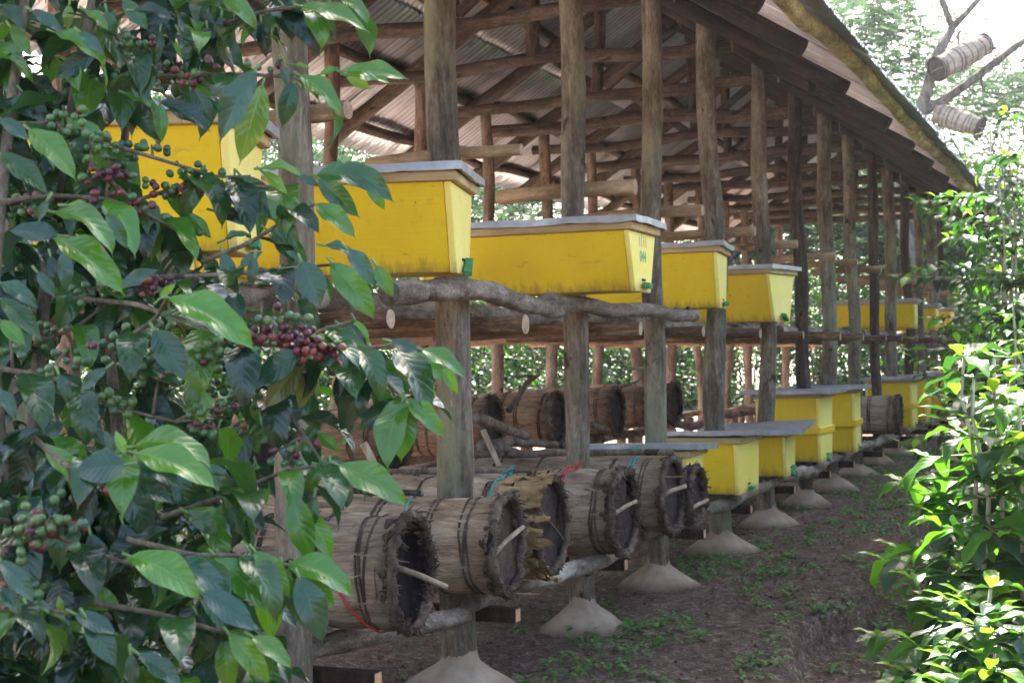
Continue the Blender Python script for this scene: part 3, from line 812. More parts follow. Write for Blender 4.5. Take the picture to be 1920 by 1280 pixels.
# ------------------------------------------------------------------ log hives
def barrel(front, r, L, label, skin='bark_grey', disc='dung_disc', seed=0, rot=0.0, hoops=None, peg=None, fringe=1.0, base=None, tilt=0.0, group='bark log hives', rim=True, nhoop=6, recess=0.022, detail=1.0, taper=0.0):
    """front = centre of the open end; the hive runs from there along its own -X. Root sits at the underside."""
    t = thing('log_hive', label, 'log hive', Vector(front) - Vector((0, 0, r)), rot, group)
    t.rotation_euler = (0, tilt, rot)
    q = random.Random(seed)
    na, nxx = int(72 * detail), int(46 * detail)
    C0 = Vector((0, 0, r))
    hoops = hoops or [(-0.10 - (L - 0.2) * i / (nhoop - 1) + q.uniform(-.035, .035)) for i in range(nhoop)]
    # strips of bark round the log
    edges = []
    a = 0.0
    while a < 2 * math.pi - 0.08:
        edges.append(a); a += q.uniform(.10, .32)
    lev = [q.uniform(-.0035, .0035) for _ in edges]

    def rad(ang, x):
        k = 0
        while k + 1 < len(edges) and edges[k + 1] <= ang: k += 1
        d0 = ang - edges[k]; d1 = (edges[k + 1] if k + 1 < len(edges) else 2 * math.pi) - ang
        crack = 0.003 * math.exp(-(min(d0, d1) / 0.025) ** 2)
        ca, sa = math.cos(ang), math.sin(ang)
        n = 0.017 * noise.noise(Vector((ca * 1.3 + seed, sa * 1.3, x * 1.4))) + 0.006 * noise.noise(Vector((ca * 7, sa * 7, x * 2 + seed)))
        hz = min(abs(x - h) for h in hoops)
        pinch = -0.006 * math.exp(-(hz / 0.035) ** 2)
        tp = 1 - taper * (2 * (x + L / 2) / L) ** 2
        return r * tp + lev[k] * (0.6 + .4 * noise.noise(Vector((k * 3.3, x * 3, 0)))) - crack + n + pinch - .004

    V, F = [], []
    for i in range(nxx + 1):
        x = -L * i / nxx
        for j in range(na):
            ang = 2 * math.pi * j / na
            rr = rad(ang, x)
            V.append(Vector((x + (0.02 * noise.noise(Vector((j * 1.7, seed, 0))) if i in (0, nxx) else 0), rr * math.cos(ang), r + rr * math.sin(ang))))
    for i in range(nxx):
        for j in range(na): F.append((i * na + j, (i + 1) * na + j, (i + 1) * na + (j + 1) % na, i * na + (j + 1) % na))
    # loose fibres lifting off the skin
    for _ in range(int(150 * detail)):
        ang = q.uniform(0, 2 * math.pi); x = q.uniform(-L * .95, -.02); ln = q.uniform(.05, .16); w = q.uniform(.0025, .008); lift = q.uniform(.002, .016); sk = q.uniform(-.15, .15)
        o0 = len(V)
        for s in range(5):
            t_ = s / 4
            for e in (-1, 1):
                an = (ang + sk * t_ + e * w / r * (1 - .6 * t_)) % (2 * math.pi); rr = rad(an, x) + .003 + lift * t_ ** 2
                V.append(Vector((x + ln * t_ * (1 if _ % 2 else -1) * .9, rr * math.cos(an), r + rr * math.sin(an))))
        for s in range(4): F.append((o0 + s * 2, o0 + s * 2 + 1, o0 + s * 2 + 3, o0 + s * 2 + 2))
    mesh_obj('bark_skin', V, F, skin, t)
    # end discs, set inside the open ends
    for x, nm in ((-recess, 'end_disc'), (-L + .03, 'end_disc')):
        V, F = [], []
        N, K = 40, 7
        V.append(Vector((x, 0, r)))
        for kx in range(1, K + 1):
            for j in range(N):
                ang = 2 * math.pi * j / N; rr = r * .96 * kx / K
                V.append(Vector((x + 0.022 * noise.noise(Vector((rr * math.cos(ang) * 9, rr * math.sin(ang) * 9, seed))), rr * math.cos(ang), r + rr * math.sin(ang))))
        for j in range(N): F.append((0, 1 + j, 1 + (j + 1) % N))
        for kx in range(K - 1):
            for j in range(N): F.append((1 + kx * N + j, 1 + (kx + 1) * N + j, 1 + (kx + 1) * N + (j + 1) % N, 1 + kx * N + (j + 1) % N))
        if x == -recess:                 # dark inner wall added to the mouth, in the disc's material
            o0 = len(V)
            for i in range(3):
                for j in range(N):
                    ang = 2 * math.pi * j / N; rr = r * (.955 - .02 * i) + .008 * noise.noise(Vector((math.cos(ang) * 4, math.sin(ang) * 4, i + seed)))
                    V.append(Vector((-recess * i / 2 - .002, rr * math.cos(ang), r + rr * math.sin(ang))))
            for i in range(2):
                for j in range(N): F.append((o0 + i * N + j, o0 + i * N + (j + 1) % N, o0 + (i + 1) * N + (j + 1) % N, o0 + (i + 1) * N + j))
        mesh_obj(nm, V, F, disc, t)
    if rim:
        b = Bag()
        N = 90
        path, rd = [], []
        for j in range(N + 1):
            ang = 2 * math.pi * j / N
            rr = r * .985 + 0.010 * noise.noise(Vector((math.cos(ang) * 4, math.sin(ang) * 4, seed)))
            path.append(Vector((0.004 + 0.014 * noise.noise(Vector((math.cos(ang) * 5, math.sin(ang) * 5, seed + 4))), rr * math.cos(ang), r + rr * math.sin(ang))))
            rd.append(0.015 + 0.012 * abs(noise.noise(Vector((ang * 5, seed, 2)))))
        b.tube(path, rd, 8, rn=0.35, seed=seed, rfreq=30, flat=True, cap=False)
        # ragged bark ends
        for _ in range(int(260 * fringe)):
            ang = q.uniform(0, 2 * math.pi); rr = r * q.uniform(.93, 1.04)
            p = Vector((q.uniform(-.03, .012), rr * math.cos(ang), r + rr * math.sin(ang)))
            out = Vector((q.uniform(.2, 1), math.cos(ang) * q.uniform(-.6, .6), math.sin(ang) * q.uniform(-.6, .6)))
            tang = Vector((0, -math.sin(ang), math.cos(ang))) * q.uniform(-1, 1)
            d = (out + tang).normalized() * q.uniform(.012, .045)
            w = q.uniform(.002, .0065)
            b.tube([p, p + d * .5, p + d + Vector((0, 0, q.uniform(-.008, .003)))], [w, w * .8, w * .25], 5, flat=True)
        for _ in range(int(46 * fringe)):        # thick flakes of bark bent round the edge
            ang = q.uniform(0, 2 * math.pi); rr = r * q.uniform(.93, 1.03); da = q.uniform(.08, .26); x0 = q.uniform(-.035, .012)
            pth = [Vector((x0 + q.uniform(-.008, .008), rr * math.cos(ang + da * s_ / 3), r + rr * math.sin(ang + da * s_ / 3))) for s_ in range(4)]
            w = q.uniform(.006, .014)
            b.tube(pth, [w * .6, w, w * .9, w * .4], 6, rn=.4, rfreq=40, seed=_, flat=True)
        b.build('rim', 'rim_bark', t)
    for hx in hoops:
        b = Bag()
        for k in range(q.choice((2, 2, 3))):
            N = int(56 * detail)
            x = hx + k * 0.013
            slope = q.uniform(-.02, .02)
            path = []
            for j in range(N + 1):
                ang = 2 * math.pi * (j % N) / N
                rr = rad(ang, x) + 0.0015
                path.append(Vector((x + slope * math.sin(ang) + .002 * noise.noise(Vector((math.cos(ang) * 6, math.sin(ang) * 6, k))), rr * math.cos(ang), r + rr * math.sin(ang))))
            b.tube(path, 0.0045, 6, flat=True, cap=False)
        b.build('hoop', 'hoop_vine', t)
    if peg:
        for (y0, z0, x1, y1, z1, pr, pm) in peg:
            b = Bag()
            b.tube([Vector((-recess + .005, y0, r + z0)), Vector(((x1 - recess) * .5, (y0 + y1) / 2, r + (z0 + z1) / 2 + .004)), Vector((x1, y1, r + z1))], [pr, pr * .95, pr * .9], 8)
            b.build('peg', [pm, 'cut_wood'], t)
    return t, rad


RAD = {}
t1, f1 = barrel((0.29, 4.285, 0.62), 0.184, 1.12, 'nearest grey bark log hive with red twine, black ragged mouth and pale peg', disc='black_disc', seed=3, peg=[(-.02, 0.02, .10, .065, -.055, .011, 'pale_stick')], rot=R_(6), nhoop=6, fringe=1.6, recess=.05)
t2, f2 = barrel((0.31, 5.04, 0.615), 0.178, 1.10, 'straw coloured bark log hive with brown clay end and flat white slat', 'bark_straw', 'clay_disc', seed=8, peg=[(-.10, -.03, .03, .11, .055, .010, 'pale_stick')], rot=R_(4), nhoop=6, recess=.03, fringe=1.1)
t3, f3 = barrel((0.30, 5.52, 0.635), 0.186, 1.12, 'log hive with dry yellow banana leaf torn around its open end', 'bark_straw', seed=13, peg=[(-.1, .08, 0.01, .12, -.07, .006, 'stick_bark')], rot=R_(1), nhoop=7, fringe=.9)
t4, f4 = barrel((0.33, 6.36, 0.60), 0.190, 1.10, 'short banded grey log hive with red twine strapped round it and shaggy black end', seed=17, peg=[(-.08, 0.0, .03, .10, .04, .010, 'pale_stick')], rot=R_(0), nhoop=5, fringe=1.8)
t5, f5 = barrel((0.365, 7.02, 0.613), 0.186, 1.15, 'pale grey log hive with teal twine knotted over its top stick', 'bark_grey', seed=21, peg=[(-.12, 0.01, .06, .03, .045, .012, 'pale_stick')], rot=R_(0), nhoop=6, fringe=.8)
t6, f6 = barrel((0.40, 7.335, 0.58), 0.152, 1.0, 'small shaggy dark log hive peeping out beside the pale grey one', 'bark_grey', seed=25, peg=[(-.06, -.06, .05, .04, -.02, .010, 'pale_stick')], rot=R_(0), nhoop=4, fringe=2.0)
t7, f7 = barrel((0.27, 15.78, 0.64), 0.20, 0.95, 'lone purplish grey banded log hive between yellow hives on the lower shelf', 'bark_grey', seed=29, nhoop=5, detail=.8)
BG = 'log hives on the back bench'
back_lab = ['back bench log hive half hidden by coffee leaves, lit orange from below', 'back bench log hive left of the forked branch, its dark end behind the thick post',
            'back bench log hive under the forked dry branch, bright sunlight on its top', 'back bench log hive seen between the second and third thick posts', 'farthest back bench log hive with stacked dark discs at its end',
            'nearest back bench log hive, mostly covered by the coffee bush']
for i, (y, z, r, sk) in enumerate(((7.75, .83, .19, 'bark_bounce_lit'), (9.2, .845, .20, 'bark_bounce_lit'), (10.44, .84, .20, 'bark_bounce_lit'), (11.85, .84, .20, 'bark_bounce_lit'), (13.6, .84, .20, 'bark_bounce_lit'), (6.3, .83, .19, 'bark_bounce_lit'))):
    barrel((-1.5, y, z), r, 1.05, back_lab[i], sk, seed=40 + i, group=BG, nhoop=7, detail=.85, rot=R_(rs.uniform(-3, 3)))
bx, _ = barrel((-1.52, 12.9, .84), .19, 1.0, 'back bench log hive wedged between two others beyond the third post', 'bark_bounce_lit', seed=50, group=BG, nhoop=6, detail=.8)

# dry banana-leaf wrapping on the third log hive
b = Bag(); q = random.Random(5)
for k_ in range(70):
    a0 = q.uniform(0.75 * math.pi, 1.5 * math.pi) if k_ < 54 else q.uniform(.2 * math.pi, .75 * math.pi)
    x0 = q.uniform(-.17, -.06); ln = q.uniform(.07, .15); w = q.uniform(.015, .04)
    rows = []
    for s in range(6):
        t = s / 5
        x = x0 + ln * t
        for e in (-1, 0, 1):
            an = a0 + e * w / .19 * (1 - .5 * t) + .10 * noise.noise(Vector((k_, t * 2, 0)))
            rr = .19 + .006 + .012 * abs(noise.noise(Vector((k_ * 1.3, t * 3, e)))) + (0.03 * t * t * q.random()) + (0.004 if e == 0 else 0)
            rows.append(Vector((x, rr * math.cos(an), .186 + rr * math.sin(an))))
    F = []
    for s in range(5):
        for e in range(2): F.append((s * 3 + e, s * 3 + e + 1, s * 3 + e + 4, s * 3 + e + 3))
    b.add(rows, F)
b.build('leaf_wrap', 'dry_leaf', t3)


def loop_twine(root, radf, r, x0, x1, a0, a1, mat, name='twine', rad=0.0035, n=40, lift=.004):
    b = Bag(); path = []
    for i in range(n + 1):
        t = i / n; a = a0 + (a1 - a0) * t; x = x0 + (x1 - x0) * t
        rr = radf(a % (2 * math.pi), x) + lift + .004
        path.append(Vector((x, rr * math.cos(a), r + rr * math.sin(a))))
    b.tube(path, rad, 6, flat=True)
    return b.build(name, mat, root)


def knot(root, p, s, mat, seed):
    q = random.Random(seed); b = Bag()
    for k in range(5):
        a = [Vector(p) + Vector((q.uniform(-s, s), q.uniform(-s, s), q.uniform(-s, s))) * .6 for _ in range(5)]
        b.tube(a, .0035, 6, flat=True)
    for k in range(3):
        b.tube([Vector(p), Vector(p) + Vector((q.uniform(-s, s), q.uniform(-s, 0), q.uniform(0, s))) * 2.2, Vector(p) + Vector((q.uniform(-s, s), q.uniform(-s, s), q.uniform(-s, s))) * 4], .0025, 5, flat=True)
    b.build('knot', mat, root)


PI = math.pi
loop_twine(t1, f1, .184, -.30, -.07, 0.62 * PI, 1.42 * PI, 'red_twine', rad=.004)
knot(t1, (-.30, .0 - .07, .184 + .178), .013, 'red_twine', 2)
loop_twine(t2, f2, .178, -.36, -.30, .55 * PI, 1.25 * PI, 'teal_twine', rad=.0035)
loop_twine(t3, f3, .186, -.20, -.20, .45 * PI, 1.2 * PI, 'teal_twine', rad=.004)
knot(t3, (-.16, -.02, .186 + .2), .012, 'teal_twine', 3)
loop_twine(t4, f4, .19, -.235, -.235, .35 * PI, 1.5 * PI, 'red_twine', rad=.004)
loop_twine(t4, f4, .19, -.25, -.252, .35 * PI, 1.5 * PI, 'red_twine', rad=.004)
knot(t4, (-.20, -.04, .19 + .2), .013, 'red_twine', 4)
loop_twine(t5, f5, .186, -.17, -.15, .45 * PI, 1.35 * PI, 'teal_twine', rad=.004)
loop_twine(t5, f5, .186, -.18, -.19, .45 * PI, 1.35 * PI, 'teal_twine', rad=.004)
knot(t5, (-.17, -.03, .19 + .21), .014, 'teal_twine', 5)


# loose sticks and branches lying over the log hives
def stick(label, pts, r0, r1, mat, name='dry_stick', forks=(), cat='stick', group=None):
    pts = [Vector(p) for p in pts]
    base = pts[0].copy()
    dense = []
    for i in range(len(pts) - 1):
        for s in range(6): dense.append(pts[i].lerp(pts[i + 1], s / 6))
    dense.append(pts[-1])
    n = len(dense)
    b = Bag()
    dense = [p - base + Vector((noise.noise(p * 5), noise.noise(p * 5 + Vector((9, 0, 0))), noise.noise(p * 5 + Vector((0, 9, 0))))) * .008 for p in dense]
    b.tube(dense, [r0 + (r1 - r0) * i / (n - 1) for i in range(n)], 9, rn=.15, rfreq=12)
    for (a, e, fr) in forks: b.tube([Vector(a) - base, (Vector(a) + Vector(e)) / 2 - base + Vector((0, 0, .01)), Vector(e) - base], [fr, fr * .9, fr * .8], 8, rn=.15, rfreq=12)
    o = b.build(name, [mat, 'cut_wood' if mat == 'pale_stick' else 'grey_cut'], None, loc=base)
    return tag(o, label, cat, group)


def A(px, py, x): return at(px, py, x=x)


stick('thin pale stick tied on top of the nearest log hive under red twine', [(-.75, 4.28, .835), (-.3, 4.25, .836), (.05, 4.24, .832)], .012, .010, 'pale_stick')
stick('dark stick with a blunt end tied with teal twine behind the nearest log hive', [(-.55, 4.98, .80), (-.25, 4.97, .808), (.02, 4.95, .806)], .012, .012, 'dark_stick')
stick('long thin brown pole laid across the straw coloured log hives', [(-.6, 5.45, .84), (-.1, 5.5, .845), (.22, 5.75, .832)], .011, .009, 'stick_bark')
stick('long dark pole lying on the pale grey log hive under the teal knot', [(-.60, 6.75, .828), (-.2, 6.88, .826), (.38, 7.02, .824)], .02, .016, 'stick_bark')
stick('thick pale brown branch leaning out over the log hives', [A(893, 782, -.55), A(940, 800, -.5), A(988, 818, -.45)], .03, .022, 'stick_bark')
stick('short straight stick standing up between two log hives', [A(906, 806, -.5), A(920, 838, -.45), A(936, 874, -.4)], .016, .013, 'pale_stick')
stick('dry forked branch standing over the back log hives', [A(953, 770, -1.45), A(985, 722, -1.45), A(1003, 706, -1.45)], .022, .014, 'stick_bark', forks=[(A(1003, 706, -1.45), A(968, 708, -1.5), .011), (A(1000, 710, -1.45), A(1012, 703, -1.4), .010)])
stick('long heavy branch lying along the inner edge of the lower shelf', [A(905, 838, -.6), A(960, 828, -.6), A(1045, 834, -.6)], .034, .02, 'stick_bark')
stick('curved branch lying below the heavy one behind the log hives', [A(925, 838, -.45), A(968, 850, -.45), A(1010, 868, -.4)], .03, .025, 'stick_bark')
stick('thin bent twig sticking up behind the third thick post', [A(1165, 726, -1.6), A(1195, 715, -1.6), A(1222, 690, -1.6)], .012, .008, 'stick_bark')
stick('pale twig crossing behind the third thick post', [A(1178, 692, -1.6), A(1200, 690, -1.6), A(1222, 686, -1.6)], .012, .01, 'pale_stick')
stick('short thick stick end poking out past the second thick post', [A(1105, 795, -.9), A(1125, 800, -.85), A(1142, 808, -.8)], .022, .02, 'stick_bark')
stick('crooked stick propped up behind the coffee leaves', [A(680, 830, -.2), A(692, 850, -.18), A(705, 880, -.15)], .016, .016, 'pale_stick')
stick('slanting reddish brace pole behind the coffee bush', [A(262, 770, -1.9), A(285, 720, -1.9), A(298, 705, -1.9)], .028, .026, 'back_post')

# ------------------------------------------------------------------ foliage builders
def leaf_template(nu, nv, hw=0.21, bend=0.9, fold=0.25, wave=0.02, tip=0.12, seed=0, twist=0.0):
    """Unit-length leaf along +X, blade normal +Z, drooping towards -Z. Returns verts, uv, faces."""
    q = random.Random(seed)
    V, UV, F = [], [], []
    x = z = 0.0
    ph = q.uniform(0, 6)
    for i in range(nu + 1):
        u = i / nu
        a = bend * (u ** 1.3 - 0.22)
        if i:
            x += math.cos(a) / nu; z -= math.sin(a) / nu
        body = math.sin(math.pi * min(1, (u / (1 - tip * .5))) ** 0.9) if u < (1 - tip * .5) else 0
        w = hw * max(0, body) ** 0.85
        w = max(w, hw * 0.07 * (1 - u) if u > .5 else 0.012)
        if i == nu: w = 0.002
        for j in range(nv + 1):
            v = -1 + 2 * j / nv
            yy = w * v
            up = abs(v) * w * fold + wave * w / hw * math.sin(u * 13 + ph + (2 if v > 0 else 0)) * abs(v) ** 1.5
            tw = twist * (u - .3)
            V.append((x + up * math.sin(a), yy * math.cos(tw) - up * math.sin(tw), z + up * math.cos(a) + yy * math.sin(tw)))
            UV.append((u, v, 0))
    for i in range(nu):
        for j in range(nv):
            a = i * (nv + 1) + j
            F.append((a, a + nv + 1, a + nv + 2, a + 1))
    return np.array(V), np.array(UV), np.array(F)


class Leaves:
    def __init__(s, temps):
        s.t = temps; s.items = [[] for _ in temps]

    def add(s, k, pos, axis, normal, length, tint, wide=1.0):
        X = Vector(axis).normalized()
        Z = Vector(normal) - X * Vector(normal).dot(X)
        if Z.length < 1e-4: Z = X.orthogonal()
        Z.normalize()
        Y = Z.cross(X)
        s.items[k].append((pos[0], pos[1], pos[2], *X, *(Y * wide), *Z, length, *tint))

    def build(s, name, mat, parent=None, loc=None):
        Vs, Fs, Us, Ts = [], [], [], []
        off = 0
        for (V, UV, F), it in zip(s.t, s.items):
            if not it: continue
            A_ = np.array(it)
            n, m = len(A_), len(V)
            P = A_[:, 0:3]; X = A_[:, 3:6]; Y = A_[:, 6:9]; Z = A_[:, 9:12]; L = A_[:, 12]; T = A_[:, 13:16]
            W_ = P[:, None, :] + L[:, None, None] * (V[None, :, 0:1] * X[:, None, :] + V[None, :, 1:2] * Y[:, None, :] + V[None, :, 2:3] * Z[:, None, :])
            Vs.append(W_.reshape(-1, 3))
            Fs.append((F[None] + (np.arange(n) * m)[:, None, None] + off).reshape(-1, 4))
            Us.append(np.tile(UV, (n, 1)))
            Ts.append(np.repeat(np.concatenate([T, np.ones((n, 1))], 1), m, 0))
            off += n * m
        V = np.concatenate(Vs); F = np.concatenate(Fs); U_ = np.concatenate(Us); T = np.concatenate(Ts)
        me = bpy.data.meshes.new(name)
        me.vertices.add(len(V)); me.vertices.foreach_set('co', V.astype(np.float32).ravel())
        me.loops.add(F.size); me.loops.foreach_set('vertex_index', F.astype(np.int32).ravel())
        me.polygons.add(len(F))
        me.polygons.foreach_set('loop_start', np.arange(0, F.size, 4, dtype=np.int32))
        me.polygons.foreach_set('loop_total', np.full(len(F), 4, dtype=np.int32))
        me.polygons.foreach_set('use_smooth', np.ones(len(F), dtype=bool))
        a = me.attributes.new('luv', 'FLOAT_VECTOR', 'POINT'); a.data.foreach_set('vector', U_.astype(np.float32).ravel())
        a = me.attributes.new('tint', 'FLOAT_COLOR', 'POINT'); a.data.foreach_set('color', T.astype(np.float32).ravel())
        me.materials.append(M[mat])
        me.update(); me.validate()
        return place(name, me, parent, loc)


BIG = [leaf_template(14, 6, (.182 + .012 * (i % 3)), b, f, w, seed=i, twist=tw) for i, (b, f, w, tw) in enumerate(((0.6, .28, .036, .1), (1.0, .30, .040, -.25), (1.4, .25, .034, .3), (0.85, .42, .045, .35), (1.75, .32, .036, -.35), (0.3, .22, .030, 0)))]
MIDL = [leaf_template(6, 2, .21, b, .3, .02, seed=20 + i) for i, b in enumerate((0.6, 1.1, 1.5))]
SMALL = [leaf_template(3, 2, .23, b, .3, .0, seed=30 + i) for i, b in enumerate((0.5, 1.1))]

rb = random.Random(77)


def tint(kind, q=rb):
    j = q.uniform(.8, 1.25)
    base = {'d': (0.011, 0.036, 0.017), 'm': (0.024, 0.075, 0.020), 'g': (0.058, 0.165, 0.018), 'y': (0.11, 0.22, 0.025), 'b': (0.022, 0.068, 0.040), 'o': (0.10, 0.12, 0.03), 't': (0.038, 0.078, 0.050), 'u': (0.028, 0.060, 0.042)}[kind]  # distance haze painted into tree tints 't' and 'u', sky sheen into 'b'
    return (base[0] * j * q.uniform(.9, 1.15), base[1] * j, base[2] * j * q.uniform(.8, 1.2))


def toward_cam(p): return (CAM - Vector(p)).normalized()


def berries(parent, centre, axis, n, ripe, q, spread=.03, rad=.0078, name='berry_cluster'):
    """A knot of coffee cherries round one node of a twig."""
    bmv, bmf, col = [], [], []
    ico = berries.ico
    pts = []
    for k in range(n):
        for _ in range(14):
            d = Vector((q.gauss(0, 1), q.gauss(0, 1), q.gauss(0, 1) - .25)).normalized()
            p = Vector(centre) + Vector(axis) * q.uniform(-1, 1) * spread * 1.9 + d * q.uniform(.4, 1) * spread
            if all((p - o).length > rad * 1.65 for o in pts): pts.append(p); break
    for p in pts:
        r = rad * q.uniform(.85, 1.15)
        if q.random() < ripe: c = q.choice(((0.085, 0.012, 0.018), (0.055, 0.010, 0.016), (0.14, 0.03, 0.025), (0.06, 0.02, 0.025)))
        else: c = q.choice(((0.045, 0.11, 0.035), (0.07, 0.145, 0.045), (0.035, 0.085, 0.035), (0.08, 0.13, 0.04)))
        if q.random() < .03: c = (0.17, 0.05, 0.035)
        ax = Vector((q.gauss(0, 1), q.gauss(0, 1), q.gauss(0, 1))).normalized()
        o = len(bmv)
        for v in ico[0]:
            vv = v * r + ax * (v.dot(ax) * r * .16)
            bmv.append(p + vv); col.append((*c, 1))
        bmf.extend(tuple(i + o for i in f) for f in ico[1])
    o = mesh_obj(name, bmv, bmf, 'berry_skin', parent)
    a = o.data.attributes.new('tint', 'FLOAT_COLOR', 'POINT')
    a.data.foreach_set('color', np.array(col, dtype=np.float32).ravel())
    return o


_b = bmesh.new(); bmesh.ops.create_icosphere(_b, subdivisions=2, radius=1.0)
berries.ico = ([v.co.copy() for v in _b.verts], [tuple(v.index for v in f.verts) for f in _b.faces]); _b.free()

# ------------------------------------------------------------------ near coffee bush (left)
bush = thing('coffee_bush', 'large glossy coffee bush close by with drooping leaves and green and dark red cherries', 'coffee plant', (0.35, 2.35, gz(.35, 2.35)))
BO = Vector(bush.location)
LV = Leaves(BIG)
twigs = Bag()      # woody branches
greens = Bag()


def P(px, py, d): return at(px, py, d=d) - BO


def branch(pts, r0=.006, r1=.003, green=False):
    w = [P(*p) for p in pts]
    dense = []
    for i in range(len(w) - 1):
        for s in range(5): dense.append(w[i].lerp(w[i + 1], s / 5))
    dense.append(w[-1])
    n = len(dense)
    sm_ = [dense[0]] + [(dense[i - 1] + dense[i] * 2 + dense[i + 1]) / 4 for i in range(1, n - 1)] + [dense[-1]]
    (greens if green else twigs).tube(sm_, [r0 + (r1 - r0) * i / (n - 1) for i in range(n)], 7, rn=.12, rfreq=40, flat=True)
    return sm_


def hero(bx, by, tx, ty, d, kind='m', face=0.5, dd=0.0, temp=None, wide=1.0, roll=0.0):
    """A leaf from its stalk to its tip. face: 0 = blade seen edge-on from below the rim, 1 = turned to the viewer."""
    a, e = P(bx, by, d), P(tx, ty, d + dd)
    ax = e - a
    L = ax.length
    tc_ = toward_cam(a + BO)
    if kind == 'b': face = .62
    up = Vector((0, 0, 1))
    nrm = (tc_ * face + up * (1 - face) + CR * roll)
    k = temp if temp is not None else rb.choice((0, 1, 3, 5) if face > .6 else (0, 1, 2, 3, 4))
    V = BIG[k][0]
    tipv = Vector(V[-4])                                   # where this template's tip falls (unit leaf)
    X = ax.normalized(); Z = (nrm - X * nrm.dot(X)).normalized()
    # turn the frame so the drooped tip lands on e
    ang = math.atan2(-tipv.z, tipv.x)
    Y = Z.cross(X)
    X2 = Quaternion(Y, -ang) @ X
    Z2 = Quaternion(Y, -ang) @ Z
    LV.add(k, a, X2, Z2, L / math.hypot(tipv.x, tipv.z), tint(kind), wide)
    pet = a - X2 * 0.012
    greens.tube([pet, a, a + X2 * L * .05], [.0022, .002, .0014], 5, flat=True)


